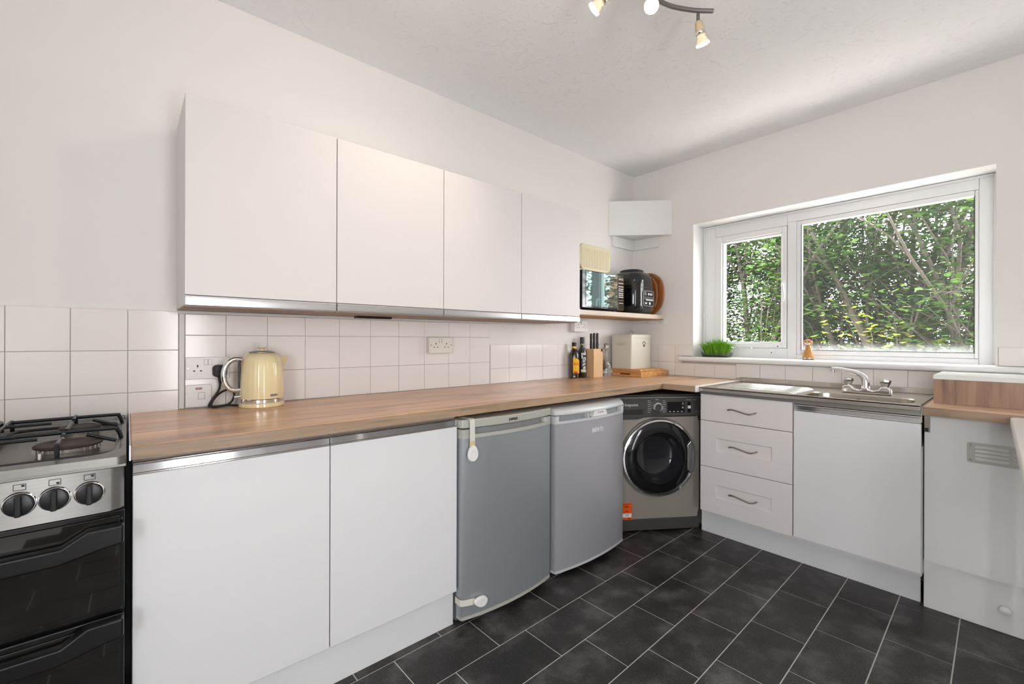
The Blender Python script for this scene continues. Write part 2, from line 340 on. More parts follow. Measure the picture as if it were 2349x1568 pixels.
for s in ('Hotpoint', 'BEKO', 'swan', 'KAHLÚA', 'Breville', 'NT', '8.8'): text_bm(s, 1, (0,0,0), (1,0,0)).free()
GL = (-1, 0, 0)     # viewer's right on faces that look along +y

# ------------------------------------------------------------------ room shell
H = 2.564; XR = 4.4; YB = 3.4
fl = struct('floor', bx(-.28, XR+.15, -.2, YB+.15, -.12, -.0012), FGROUT)
def clip(poly, x0, x1, y0, y1):
    for ax, lim, sg in ((0, x0, 1), (0, x1, -1), (1, y0, 1), (1, y1, -1)):
        out = []
        for i, p in enumerate(poly):
            q = poly[i-1]; pin = sg*(p[ax]-lim) >= 0; qin = sg*(q[ax]-lim) >= 0
            if pin != qin:
                t = (lim-q[ax])/(p[ax]-q[ax]); out.append((q[0]+t*(p[0]-q[0]), q[1]+t*(p[1]-q[1])))
            if pin: out.append(p)
        poly = out
        if not poly: return []
    return poly
ca, sa = math.cos(.0175), math.sin(.0175); TW, TH, G = .345, .1985, .0042
for row in range(-4, 15):
    for n in range(-9, 9):
        a0 = n*TW - .1385*row; b0 = row*TH
        q = [(a0+G/2, b0+G/2), (a0+TW-G/2, b0+G/2), (a0+TW-G/2, b0+TH-G/2), (a0+G/2, b0+TH-G/2)]
        q = [(2.13+u*ca-v*sa, .616+u*sa+v*ca) for u, v in q]
        q = clip(q, .0, XR, .0, YB)
        if len(q) < 3: continue
        mx_, my_ = sum(p[0] for p in q)/len(q), sum(p[1] for p in q)/len(q)
        if my_ < .40 or (mx_ < .25): continue
        part(fl, 'floor_tile', prism(B(), q, 'xy', -.0013, 0), SLATE)
struct('ceiling', bx(-.28, XR+.15, -.2, YB+.15, H, H+.15), ARTEX)
wl = struct('wall_left', bx(-.28, XR+.15, -.2, 0, -.12, H), PAINT)
WO = (.525, 2.068, 1.065, 2.065)
b = B(); box(b, -.28, 0, 0, WO[0], -.12, H); box(b, -.28, 0, WO[1], YB, -.12, H); box(b, -.28, 0, WO[0], WO[1], -.12, WO[2]-.035); box(b, -.28, 0, WO[0], WO[1], WO[3], H)
ww = struct('wall_window', b, PAINTW)
b = B(); box(b, 0, 2.35, YB, YB+.15, -.12, H); box(b, 3.2, XR, YB, YB+.15, -.12, H); box(b, 2.35, 3.2, YB, YB+.15, -.12, .04); box(b, 2.35, 3.2, YB, YB+.15, 1.96, H)
struct('wall_back', b, PAINT)
b = B(); box(b, XR, XR+.15, 0, 2.3, -.12, H); box(b, XR, XR+.15, 3.3, YB+.15, -.12, H); box(b, XR, XR+.15, 2.3, 3.3, -.12, .85); box(b, XR, XR+.15, 2.3, 3.3, 1.85, H); struct('wall_right', b, PAINT)
b = B(); box(b, XR+.05, XR+.1, 2.3, 2.34, .85, 1.85); box(b, XR+.05, XR+.1, 3.26, 3.3, .85, 1.85); box(b, XR+.05, XR+.1, 2.34, 3.26, .85, .89); box(b, XR+.05, XR+.1, 2.34, 3.26, 1.81, 1.85)
w2_ = struct('added_window', b, UPVC); part(w2_, 'pane', bx(XR+.07, XR+.074, 2.341, 3.259, .891, 1.809), PANE)  # unseen side window, added to light the window wall and the drawers
# glazed back door added out of view behind the camera to let daylight in
b = B(); box(b, 2.35, 2.61, YB+.05, YB+.10, .04, 1.96); box(b, 2.94, 3.2, YB+.05, YB+.10, .04, 1.96); box(b, 2.61, 2.94, YB+.05, YB+.10, .04, .10); box(b, 2.61, 2.94, YB+.05, YB+.10, 1.91, 1.96)
dr_ = struct('added_back_door', b, UPVC); part(dr_, 'door_glass', bx(2.611, 2.939, YB+.07, YB+.074, .101, 1.909), PANE)

# wall tiles -------------------------------------------------------
def wtile(wall, ax, a0, a1, z0, z1, t=.006, g=.0016, off=0.):
    """one tile between the given joint lines; ax 'x' lies on the left wall, 'y' on the window wall"""
    key = (ax, round(a1-a0, 3), round(z1-z0, 3), t, off)
    hw, hz = (a1-a0)/2-g/2, (z1-z0)/2-g/2; c = ((a0+a1)/2, (z0+z1)/2)
    if key not in wtile.cache:
        b = bx(-hw, hw, 0, t, -hz, hz) if ax == 'x' else bx(0, t, -hw, hw, -hz, hz)
        o = mesh_obj('wall_tile', b, TILE, bevel=.0016, seg=2); wtile.cache[key] = o
    else:
        o = wtile.cache[key].copy(); COL.objects.link(o)
    o.parent = wall; o.location = (c[0], off, c[1]) if ax == 'x' else (off, c[0], c[1])
wtile.cache = {}
part(wl, 'grout_bed', bx(.0, 4.0, .0, .0025, .86, 1.158), GROUT); part(wl, 'grout_bed', bx(1.545, 3.05, .0, .0025, 1.158, 1.292), GROUT); part(wl, 'grout_bed', bx(3.073, 4.0, 0, .0025, 1.158, 1.296), GROUT)
zs = [.842, .993, 1.147, 1.2965]
for i in range(3):
    for k in range(6): wtile(wl, 'x', 3.072+.1485*k, 3.072+.1485*(k+1), zs[i], zs[i+1])
xs = [1.544, 1.692, 1.841, 1.997, 2.149, 2.303, 2.457, 2.611, 2.765, 2.917, 3.053]
for i in range(10):
    for z0, z1 in ((.918, 1.0535), (1.0535, 1.2045), (1.2045, 1.288)): wtile(wl, 'x', xs[i], xs[i+1], z0, z1)
xs = [.012, .17, .32, .472, .625, .778, .93, 1.082, 1.232, 1.385, 1.537]
for i in range(10):
    for z0, z1 in ((.918, 1.011), (1.011, 1.1585)): wtile(wl, 'x', xs[i], xs[i+1], z0, z1, t=.005)
part(wl, 'tile_trim', bx(3.0535, 3.0715, 0, .011, .918, 1.292), STRIPG, bevel=.003)
part(wl, 'cable_line', bx(.30, .70, 0, .006, 1.274, 1.280), PLASW)
part(ww, 'grout_bed', bx(0, .0025, .0, WO[0]-.002, .86, 1.156), GROUT); part(ww, 'grout_bed', bx(0, .0025, WO[0]-.002, 2.1, .86, 1.03), GROUT); part(ww, 'grout_bed', bx(0, .0025, 2.074, 2.9, .86, 1.16), GROUT)
ys = [.012, .09, .2365, .383]
for i in range(3):
    for z0, z1 in ((.918, 1.0205), (1.0205, 1.1565)): wtile(ww, 'y', ys[i], ys[i+1], z0, z1, t=.005)
wtile(ww, 'y', .383, .4365, 1.0165, 1.072, t=.005); wtile(ww, 'y', .383, .5235, 1.072, 1.1565, t=.005); wtile(ww, 'y', .383, .541, .918, 1.0165, t=.005)
for a0, a1 in ((.541, .691), (.691, .84)): wtile(ww, 'y', a0, a1, .918, 1.0165, t=.005)
ys = [.842, .997, 1.148, 1.300, 1.448, 1.596, 1.744, 1.896]
for i in range(7): wtile(ww, 'y', ys[i], ys[i+1], .93, 1.029, t=.008)
for k in range(4): wtile(ww, 'y', 2.076+.15*k, 2.226+.15*k, 1.069, 1.161, t=.008)

# window -----------------------------------------------------------
X0, X1 = -.23, -.17
win = struct('window_1', bx(X0, X1, WO[0]+.001, .617, WO[2], WO[3]-.001), UPVC, bevel=.003)
def wpart(name, y0, y1, z0, z1, x0=X0, x1=X1, m=UPVC, bev=.003, par=win): return part(par, name, bx(x0, x1, y0, y1, z0, z1), m, bevel=bev)
wpart('frame_bar', 2.003, WO[1]-.001, WO[2], WO[3]-.001); wpart('frame_bar', .617, 1.105, 1.976, WO[3]-.001); wpart('frame_bar', 1.105, 2.003, 1.994, WO[3]-.001)
wpart('frame_bar', .617, 1.105, WO[2], 1.136); wpart('frame_bar', 1.158, 2.003, WO[2], 1.096); wpart('mullion', 1.105, 1.158, WO[2], 1.994)
b = B()
for a in ((.527, .539, WO[2], WO[3]-.003), (2.055, 2.066, WO[2], WO[3]-.003)): box(b, X1, X1+.012, *a)
box(b, X1, X1+.012, .539, 2.055, WO[3]-.016, WO[3]-.003); part(win, 'edge_bead', b, UPVC, bevel=.003)
b = B(); xa, xb = X0+.012, X1+.014
box(b, xa, xb, .620, .668, 1.139, 1.973); box(b, xa, xb, 1.078, 1.102, 1.139, 1.973); box(b, xa, xb, .668, 1.078, 1.933, 1.973); box(b, xa, xb, .668, 1.078, 1.139, 1.170)
sash = part(win, 'sash', b, UPVC, bevel=.004)
b = B(); xb = X1+.002
box(b, xa, xb, .668, .680, 1.170, 1.933); box(b, xa, xb, 1.066, 1.078, 1.170, 1.933); box(b, xa, xb, .680, 1.066, 1.921, 1.933); box(b, xa, xb, .680, 1.066, 1.170, 1.182); part(sash, 'glazing_bead', b, UPVC, bevel=.003)
b = B()
box(b, xa, X1-.006, 1.158, 1.185, 1.096, 1.994); box(b, xa, X1-.006, 1.986, 2.003, 1.096, 1.994); box(b, xa, X1-.006, 1.185, 1.986, 1.964, 1.994); box(b, xa, X1-.006, 1.185, 1.986, 1.096, 1.128); part(win, 'glazing_bead', b, UPVC, bevel=.004)
b = B()
box(b, X1-.012, X1-.004, 1.185, 1.187, 1.126, 1.966); box(b, X1-.012, X1-.004, 1.984, 1.986, 1.126, 1.966); box(b, X1-.012, X1-.004, 1.187, 1.984, 1.126, 1.1285); part(win, 'gasket', b, RUBBER)
part(win, 'gasket', bx(X1-.001, X1+.0005, .6172, .6195, 1.137, 1.975), RUBBER); part(win, 'gasket', bx(X1-.001, X1+.0005, .6195, 1.104, 1.9735, 1.9757), RUBBER)
part(win, 'pane', bx(-.206, -.202, .6805, 1.0655, 1.1825, 1.9205), PANE); part(win, 'pane', bx(-.206, -.202, 1.1855, 1.9855, 1.1285, 1.9635), PANED)
b = B(); box(b, X1+.014, X1+.022, 1.081, 1.098, 1.53, 1.60); hd = part(win, 'window_handle', b, UPVC, bevel=.004)
part(hd, 'lever', tube(B(), smooth_path([(X1+.024, 1.09, 1.575), (X1+.04, 1.09, 1.572), (X1+.045, 1.092, 1.54), (X1+.036, 1.096, 1.50), (X1+.042, 1.092, 1.46)]), [.008]*6+[.007]*6+[.0055]*13 if False else .0065, seg=10), UPVC)
b = B(); box(b, X1+.012, X1+.03, .985, 1.075, 1.143, 1.156); cyl(b, (X1+.025, 1.06, 1.15), (X1+.04, 1.06, 1.15), .010, seg=16); box(b, X1+.001, X1+.012, .995, 1.03, 1.098, 1.135); st = part(win, 'casement_stay', b, UPVC, bevel=.002)
part(st, 'screw', cyl(B(), (X1+.04, 1.06, 1.15), (X1+.0415, 1.06, 1.15), .004, seg=10), BLK); part(st, 'screw', cyl(B(), (X1+.012, 1.012, 1.108), (X1+.0135, 1.012, 1.108), .004, seg=10), BLK)
# white reveals and sill board
b = B(); box(b, -.17, .0006, WO[0], WO[0]+.0012, WO[2], WO[3]); box(b, -.17, .0006, WO[1]-.0012, WO[1], WO[2], WO[3]); box(b, -.17, .0006, WO[0], WO[1], WO[3]-.0012, WO[3]); part(ww, 'reveal', b, GLOSSW)
pr = [(-.17, 1.032), (.03, 1.032)]+[(.034+.0165*math.cos(t), 1.0495+.0175*math.sin(t)) for t in [(-80+20*k)*PI/180 for k in range(9)]]+[(.02, 1.067), (-.17, 1.0665)]
b = B(); prism(b, pr, 'xz', WO[0]+.001, WO[1]-.001)
pr2 = [(.0065, 1.032), (.03, 1.032)]+[p for p in pr[2:-2]]+[(.0065, 1.067)]
prism(b, pr2, 'xz', .437, WO[0]+.001); prism(b, pr2, 'xz', WO[1]-.001, 2.9)
struct('trim_sill', b, GLOSSW)
struct('trim_1', bx(1.07, 3.075, .0, .022, 1.288, 1.2995), STRIPG, bevel=.002)

# ------------------------------------------------------------------ upper cabinets
XU = [3.080, 2.581, 2.0735, 1.567, 1.068]
ULAB = ['white flat wall cabinet at the cooker end of the row above the worktop', 'white flat wall cabinet over the long run of tiles beside the cooker end cabinet',
        'white flat wall cabinet above the double socket on the tiles', 'white flat wall cabinet next to the microwave shelf']
for i in range(4):
    x1, x0 = XU[i], XU[i+1]
    t = thing('wall_cabinet', ULAB[i], 'cabinet', ((x0+x1)/2, .16, 1.30), group='white wall cabinets')
    part(t, 'body', bx(x0+.001, x1-.001, .0005, .300, 1.303, 2.004), LAM, bevel=.001)
    part(t, 'base_panel', bx(x0+.002, x1-.002, .024, .298, 1.2995, 1.3025), UNDER)
    d = part(t, 'door', bx(x0+.0015, x1-.0015, .302, .320, 1.338, 2.008), LAM, bevel=.0016)
    prof = [(.302, 1.335), (.3215, 1.335), (.3225, 1.331), (.3225, 1.309), (.3215, 1.304), (.302, 1.304)]
    part(d, 'handle_rail', prism(B(), prof, 'yz', x0+.003, x1-.003), ALU, bevel=.0008)
b = B(); box(b, 2.25, 2.42, .09, .13, 1.289, 1.2995)
single('under_cabinet_lamp', b, BLK, 'slim dark lamp strip under the wall cabinets above the tiles', 'lamp', (2.33, .11, 1.289))

# ------------------------------------------------------------------ worktop and lower units along the left wall
ZC, ZB = .9175, .8796
t = thing('worktop', 'long oak effect worktop running from the cooker to the corner', 'worktop', (1.6, .33, ZB))
part(t, 'board', bx(.007, 3.214, .007, .6535, ZB, ZC), OAKX, bevel=.004, seg=3)
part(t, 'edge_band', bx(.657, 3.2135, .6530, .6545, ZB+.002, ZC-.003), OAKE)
part(t, 'end_strip', bx(3.2142, 3.2172, .008, .655, ZB, ZC+.001), ALU)
t = thing('worktop', 'short oak effect worktop return between corner and steel sink', 'worktop', (.33, .76, ZB))
part(t, 'board', bx(.007, .6565, .6548, .869, ZB, ZC), OAKY, bevel=.003)
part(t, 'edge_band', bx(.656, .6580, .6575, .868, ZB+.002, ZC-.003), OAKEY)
part(t, 'end_strip', bx(.007, .659, .8692, .8728, ZB, ZC+.001), PLASW)
XL = [3.2115, 2.7065, 2.195]
LLAB = ['white flat base cabinet beside the gas cooker', 'white flat base cabinet beside the fridge with the strap locks']
for i in range(2):
    x1, x0 = XL[i], XL[i+1]
    t = thing('base_cabinet', LLAB[i], 'cabinet', ((x0+x1)/2, .31, .15), group='white base cabinets under the oak worktop')
    part(t, 'body', bx(x0+.001, x1-.001, .03, .599, .151, .8793), LAMB)
    d = part(t, 'door', bx(x0+.0015, x1-.0015, .6005, .6194, .153, .832), LAMB, bevel=.0016)
    b = B(); prism(b, [(.6005, .8335), (.6205, .8335), (.6205, .8365), (.616, .838), (.616, .858), (.6225, .8595), (.6285, .862), (.6295, .866), (.6265, .8695), (.62, .8695), (.612, .866), (.6005, .866)], 'yz', x0+.002, x1-.002)
    part(d, 'handle_rail', b, CHROME, bevel=.0006)
single('plinth', bx(2.192, 3.211, .572, .586, 0.0005, .150), LAMB, 'white plinth board below the two flat base cabinets', 'plinth', (2.7, .58, 0))

# ------------------------------------------------------------------ gas cooker
CX0, CX1 = 3.2225, 3.7725
t = thing('gas_cooker', 'freestanding stainless steel gas cooker with black glass doors', 'cooker', (3.4975, .34, 0))
part(t, 'body', bx(CX0+.004, CX1-.004, .03, .625, .06, .872), mat('cooker_side', (.10, .10, .10, 1), .4, .3))
b = B(); mid = 3.4975
# hob: rim with a sunken tray
box(b, CX0, CX1, .02, .685, .874, .882); 
ro = rrect(CX0, CX1, .02, .690, .02, 5); ri = rrect(CX0+.022, CX1-.022, .075, .655, .06, 5)
def vr(bm, l, z): return [bm.verts.new((p[0], p[1], z)) for p in l]
a, c, d_, e = vr(b, ro, .882), vr(b, ro, .902), vr(b, ri, .905), vr(b, ri, .889)
bridge(b, a, c); bridge(b, c, d_); bridge(b, d_, e); b.faces.new(e)
part(t, 'hob', b, STEEL, bevel=.002)
part(t, 'rear_trim', bx(CX0+.005, CX1-.005, .012, .03, .885, .915), STEEL, bevel=.003)
b = B(); pts = [(CX0+.004, .62), (CX0+.004, .645), (CX0+.012, .662), (CX0+.03, .672), (CX1-.03, .672), (CX1-.012, .662), (CX1-.004, .645), (CX1-.004, .62)]
lo = [(p[0], p[1]+(.004 if p[1] > .63 else 0), .768) for p in pts]; hi = [(p[0], p[1]-(.004 if p[1] > .63 else 0), .872) for p in pts]
loft(b, [lo, hi]); cp = part(t, 'control_panel', b, STEEL, sharp=50)
for k, x in enumerate((3.2885, 3.347, 3.402, 3.46, 3.535, 3.593, 3.652, 3.708)):
    b = lathe(B(), [(.027, 0), (.0275, .003), (.0255, .005)], (x, .672, .820), 'y', 32); part(t, 'knob_collar', b, CHROME)
    b = lathe(B(), [(.0245, .004), (.0245, .010), (.0235, .013), (.020, .0145)], (x, .672, .820), 'y', 32)
    kn = part(t, 'knob', b, BLK)
    b = bx(x-.0055, x+.0055, .684, .701, .797, .843); part(kn, 'grip', b, BLK, bevel=.003)
    b = B(); s = .010
    for q in ((-s, s, .006, .0068), (-s, s, -.0068, -.006), (-s, -s+.0008, -.006, .006), (s-.0008, s, -.006, .006)): box(b, x+q[0], x+q[1], .6715, .6722, .857+q[2], .857+q[3])
    mxk = (-1 if k % 2 == 0 else 1); box(b, x-.0075, x-.0025, .6715, .6723, .857-.0045 if k % 2 else .857+.0005, .857-.0005 if k % 2 else .857+.0045)
    part(t, 'dial_symbol', b, INK)
def oven_door(z0, z1, name, hz):
    d = part(t, name, bx(CX0+.003, CX1-.003, .628, .655, z0, z1), BLKG, bevel=.004)
    part(d, 'door_glass', bx(CX0+.012, CX1-.012, .6552, .6590, z0+.012, z1-.014), DGLASS, bevel=.002)
    e = .022; up_, dn = hz, hz-.032
    poly = [(CX0+.004, up_), (CX0+.07, up_), (CX0+.115, dn+.004), (CX1-.115, dn+.004), (CX1-.07, up_), (CX1-.004, up_), (CX1-.004, up_-.046), (CX1-.045, up_-.052), (CX1-.12, dn-.036), (CX0+.12, dn-.036), (CX0+.045, up_-.052), (CX0+.004, up_-.046)]
    h = part(d, 'handle', prism(B(), poly, 'xz', .662, .692), BLKM, bevel=.006, seg=3)
    b = B(); box(b, CX0+.012, CX0+.04, .657, .664, up_-.04, up_-.006); box(b, CX1-.04, CX1-.012, .657, .664, up_-.04, up_-.006); pieces(h, 'bracket', b, BLK)
oven_door(.508, .762, 'grill_door', .733); oven_door(.075, .500, 'oven_door', .503)
part(t, 'cooker_plinth', bx(CX0+.006, CX1-.006, .55, .60, 0.001, .07), BLK)
for (x, y, r) in ((3.336, .505, .062), (3.331, .222, .046), (3.66, .505, .046), (3.66, .222, .062)):
    bn = part(t, 'burner', lathe(B(), [(r*.95, .889), (r*.95, .900), (r*1.02, .902), (r*1.02, .9105), (r*.9, .912)], (x, y, 0), 'z', 40), BRASS)
    b = lathe(B(), [(r*1.06, .9125), (r*1.07, .916), (r*1.0, .9195), (r*.72, .9205), (r*.68, .9185), (r*.05, .919)], (x, y, 0), 'z', 40); part(bn, 'burner_cap', b, RUST)
    b = B()
    for k in range(30):
        a = 2*PI*k/30; c_ = Vector((x+math.cos(a)*r*1.03, y+math.sin(a)*r*1.03, .906)); box(b, c_.x-.0016, c_.x+.0016, c_.y-.0016, c_.y+.0016, .902, .911)
    part(bn, 'flame_ports', b, ALU)
    part(bn, 'igniter', cyl(B(), (x+r*.75, y+r*1.0, .889), (x+r*.75, y+r*1.0, .908), .003, seg=8), PLASW)
def grate(xm, sg):
    b = B(); z = .934; r = .0052
    xe = xm+sg*.114 ; xi = xm-sg*.140
    loop = rrect(min(xe, xi), max(xe, xi), .093, .628, .05, 5); tube(b, [(p[0], p[1], .900) for p in loop], .0045, 8, True)
    for y in (.135, .435):
        tube(b, smooth_path([(xi, y, z), (xe-sg*.03, y, z), (xe-sg*.008, y, z-.006), (xe, y, .903)], 5), r, 8)
    for (ax_, y0, y1) in ((xm, .10, .19), (xm, .255, .40), (xm, .47, .49), (xm, .545, .625)):
        tube(b, [(ax_, y0, z+.001), (ax_, y1, z+.001)], r*.9, 8)
    tube(b, [(xm, .10, z), (xm, .098, .903)], r*.9, 8); tube(b, [(xm, .623, z), (xm, .627, .903)], r*.9, 8)
    tube(b, [(xi, .11, z), (xi, .60, z)], r, 8); tube(b, [(xi, .11, z), (xi, .10, .903)], r, 8); tube(b, [(xi, .60, z), (xi, .615, .903)], r, 8)
    for y in (.222, .505):
        for s in (1, -1): tube(b, [(xm+s*.045, y, z), (xi if s == -sg else xe-sg*.01, y, z-.0 if s == -sg else .91)], r*.9, 8)
    part(t, 'pan_support', b, BLKM)
grate(3.348, -1); grate(3.650, 1)

# ------------------------------------------------------------------ fridges
def bow(x0, x1, y0, ye, ym, rc=.012, n=14, back=True):
    """plan outline: flat back at y0, bowed front from ye at the sides to ym in the middle"""
    pts = [(x0, y0), (x0, ye-rc), (x0+rc*.35, ye-rc*.2)]
    for k in range(n+1):
        s = k/n; x = x0+rc+(x1-x0-2*rc)*s; pts.append((x, ye+(ym-ye)*(1-(2*s-1)**2)))
    pts += [(x1-rc*.35, ye-rc*.2), (x1, ye-rc), (x1, y0)]
    return pts
def bowed(x0, x1, y0, ye, ym, z0, z1, **k): return prism(B(), bow(x0, x1, y0, ye, ym, **k), 'xy', z0, z1)
FX0, FX1 = 1.662, 2.188
t = thing('fridge', 'blue grey undercounter fridge with two white strap locks', 'fridge', (1.93, .35, 0))
part(t, 'body', bx(FX0+.002, FX1-.002, .06, .598, .018, .845), SIDEG)
part(t, 'door', bowed(FX0, FX1, .604, .640, .668, .048, .781), SILV, sharp=28)
part(t, 'door_bottom_trim', bowed(FX0, FX1, .604, .642, .670, .034, .0475), AGED, sharp=28)
b = bowed(FX0, FX1, .604, .643, .672, .7815, .797); b2 = B()
prism(b, bow(FX0, FX0+.055, .604, .643, .648), 'xy', .797, .8195); prism(b, bow(FX1-.045, FX1, .604, .648, .648), 'xy', .797, .8195)
tr = part(t, 'door_handle_trim', b, AGED, sharp=28)
part(tr, 'handle_recess', bowed(FX0+.055, FX1-.045, .604, .630, .650, .797, .8185), mat('recess_grey', (.27, .28, .28, 1), .4, .2), sharp=28)
lid = part(t, 'lid', bowed(FX0-.003, FX1+.003, .06, .643, .672, .8235, .8605), AGED, sharp=28, bevel=.006, seg=3)
part(lid, 'logo', text_bm('swan', .025, (1.935, .6735, .843), GL, extrude=.0008, sx=1.05), INK)
b = B()
for x in (FX0+.05, FX1-.05):
    for y in (.12, .55): cyl(b, (x, y, 0.0005), (x, y, .02), .016, seg=14)
feet(t, b)
KX0, KX1 = 1.059, 1.632
t = thing('fridge', 'lighter silver undercounter fridge with pale curved lid beside the washing machine', 'fridge', (1.36, .35, 0))
part(t, 'body', bx(KX0+.002, KX1-.002, .06, .598, .018, .815), SIDEG)
part(t, 'door', bowed(KX0, KX1, .604, .642, .668, .046, .772), SILV2, sharp=28)
part(t, 'door_bottom_trim', bowed(KX0, KX1, .604, .644, .670, .034, .0455), SILVL, sharp=28)
b = bowed(KX0, KX1, .604, .644, .670, .7725, .785); prism(b, bow(KX0, KX0+.03, .604, .645, .647), 'xy', .785, .812); prism(b, bow(KX1-.03, KX1, .604, .645, .647), 'xy', .785, .812)
tr = part(t, 'door_handle_trim', b, SILVL, sharp=28)
part(tr, 'handle_recess', bowed(KX0+.03, KX1-.03, .604, .622, .640, .785, .811), mat('recess_silver', (.36, .37, .385, 1), .4, .2), sharp=28)
b = prism(B(), [(1.375, .785), (1.245, .785), (1.262, .816), (1.358, .816)], 'xz', .633, .669); bd = part(tr, 'indicator_badge', b, PLASW, bevel=.003)
b = B()
for k in range(3): box(b, 1.285+.017*k, 1.297+.017*k, .669, .6696, .803, .8065)
part(bd, 'indicator_marks', b, INK)
part(tr, 'handle_rib', bx(1.398, 1.405, .634, .662, .785, .814), SILVL)
b = B(); fr_ = []
for k in range(9):
    a = PI/2*k/8; fr_.append((.06, .645-.03*(1-math.cos(a)) , .818+.038*math.sin(a)))
loops = [[(p[0], p[1], .8165) for p in bow(KX0-.004, KX1+.004, .06, .642, .672)]]
for k in range(9):
    a = PI/2*k/8; off = .045*(1-math.cos(a)); loops.append([(p[0], p[1]-(off if p[1] > .3 else 0), .8185+.034*math.sin(a)) for p in bow(KX0-.004, KX1+.004, .06, .642, .672)])
part(t, 'lid', loft(B(), loops), SILVL, sharp=40)
part(t, 'logo', text_bm('BEKO', .030, (1.333, .6695, .714), GL, extrude=.0012, sx=1.25), mat('bright_badge', (.86, .86, .88, 1), .3))
b = B()
for x in (KX0+.05, KX1-.05):
    for y in (.12, .55): cyl(b, (x, y, 0.0005), (x, y, .02), .016, seg=14)
feet(t, b)
def egg(cx_, cz, w, h, n=28):
    return [(cx_+w*math.sin(a)*(1-.22*math.cos(a)), cz+h*math.cos(a)) for a in [2*PI*k/n for k in range(n)]]
# strap locks on the darker fridge
t = thing('child_lock', 'white child safety strap hanging from the top of the blue grey fridge', 'child lock', (2.146, .665, .70), group='white strap locks on the fridge')
b = B(); YF = .652
path = [(2.148, .575, .8625), (2.148, .650, .8625), (2.148, .6585, .859), (2.147, .659, .80), (2.147, .6585, .757)]
for p, q in zip(path, path[1:]):
    b_ = [Vector(p), Vector(q)]; d = (b_[1]-b_[0]).normalized(); n_ = Vector((1,0,0)).cross(d)*.0012
    vs = [b.verts.new(v) for v in (b_[0]+Vector((-.0125,0,0))-n_, b_[0]+Vector((.0125,0,0))-n_, b_[0]+Vector((.0125,0,0))+n_, b_[0]+Vector((-.0125,0,0))+n_, b_[1]+Vector((-.0125,0,0))-n_, b_[1]+Vector((.0125,0,0))-n_, b_[1]+Vector((.0125,0,0))+n_, b_[1]+Vector((-.0125,0,0))+n_)]
    for f in ((3,2,1,0),(4,5,6,7),(0,1,5,4),(1,2,6,5),(2,3,7,6),(3,0,4,7)): b.faces.new([vs[i] for i in f])
part(t, 'strap', b, STRAP); part(t, 'strap_end', bx(2.134, 2.160, .6572, .660, .752, .772), STRAPY)
b = prism(B(), egg(2.146, .722, .0245, .034), 'xz', .6535, .668); c_ = part(t, 'catch', b, PLASW, bevel=.004, seg=3)
part(c_, 'release_arc', tube(B(), [(2.146+.011*math.cos(a), .6685, .722+.011*math.sin(a)) for a in [PI*k/10 for k in range(11)]], .0011, 6), STRIPG)
t = thing('child_lock', 'white child safety strap wrapped round the lower corner of the blue grey fridge', 'child lock', (2.15, .66, .09), group='white strap locks on the fridge')
path = [(2.1905, .60, .110), (2.1905, .634, .109), (2.183, .6425, .108), (2.150, .6485, .104), (2.128, .653, .102)]
b = B(); prev = None
for p in path:
    a = [b.verts.new((p[0], p[1], p[2]+s*.0125)) for s in (-1, 1)]; a2 = [b.verts.new((p[0]+.0022, p[1]+.0022, p[2]+s*.0125)) for s in (-1, 1)]; l = [a[0], a[1], a2[1], a2[0]]
    if prev: bridge(b, prev, l)
    else: b.faces.new(l[::-1])
    prev = l
b.faces.new(prev); part(t, 'strap', b, STRAP)
b = B(); pe = egg(0, 0, .022, .034); an = math.radians(-75)
prism(b, [(2.108+p[0]*math.cos(an)-p[1]*math.sin(an), .099+p[0]*math.sin(an)+p[1]*math.cos(an)) for p in pe], 'xz', .6585, .674)
c_ = part(t, 'catch', b, PLASW, bevel=.004, seg=3)
part(c_, 'release_arc', tube(B(), [(2.105+.010*math.cos(a), .6745, .099+.010*math.sin(a)) for a in [PI/2+PI*k/10 for k in range(11)]], .0011, 6), STRIPG)

# ------------------------------------------------------------------ washing machine (local: x right, y depth, z up)
RZ = math.atan2(.5597, -.8286)
t = thing('washing_machine', 'graphite front loading washing machine standing at an angle in the corner', 'washing machine', (.7495, .6515, 0), RZ)
L_ = dict(local=True); W2 = .2965
b = bx(-W2+.002, W2-.002, .085, .52, .012, .838); box(b, -W2+.002, -W2+.012, .012, .085, .012, .838); box(b, W2-.012, W2-.002, .012, .085, .012, .838); box(b, -W2+.012, W2-.012, .012, .085, .012, .09); box(b, -W2+.012, W2-.012, .012, .085, .715, .838)
part(t, 'body', b, WMB, **L_)
part(t, 'top', bx(-W2, W2, .012, .52, .8385, .850), WMP, **L_, bevel=.004)
DC = (.028, 0, .462)
front = B(); N_ = 64; Rr = .252
outer = []
x0, x1, z0, z1 = -W2, W2, .083, .712
inner_v = []; outer_v = []
for k in range(N_):
    a = 2*PI*k/N_; dx, dz = math.cos(a), math.sin(a)
    s = min(((x1-DC[0])/dx if dx > 1e-6 else (x0-DC[0])/dx if dx < -1e-6 else 9), ((z1-DC[2])/dz if dz > 1e-6 else (z0-DC[2])/dz if dz < -1e-6 else 9))
    outer.append((DC[0]+dx*s, DC[2]+dz*s))
rad = [.2505]*N_
def circ(r, y): return [(DC[0]+r*math.cos(2*PI*k/N_), y, DC[2]+r*math.sin(2*PI*k/N_)) for k in range(N_)]
loft(front, [[(p[0], .0118, p[1]) for p in outer], [(p[0], 0, p[1]) for p in outer], circ(.2495, 0), circ(.242, .009)], caps=False)
part(t, 'front_panel', front, WMB, **L_, sharp=30)
b = B(); pz = [(-W2, .840), (W2, .840), (W2, .7185)] + [(.19-.03*k, .7185+.0*k) for k in range(1)] + [(-.02, .7165), (-.07, .710), (-.11, .7005), (-W2, .6990)]
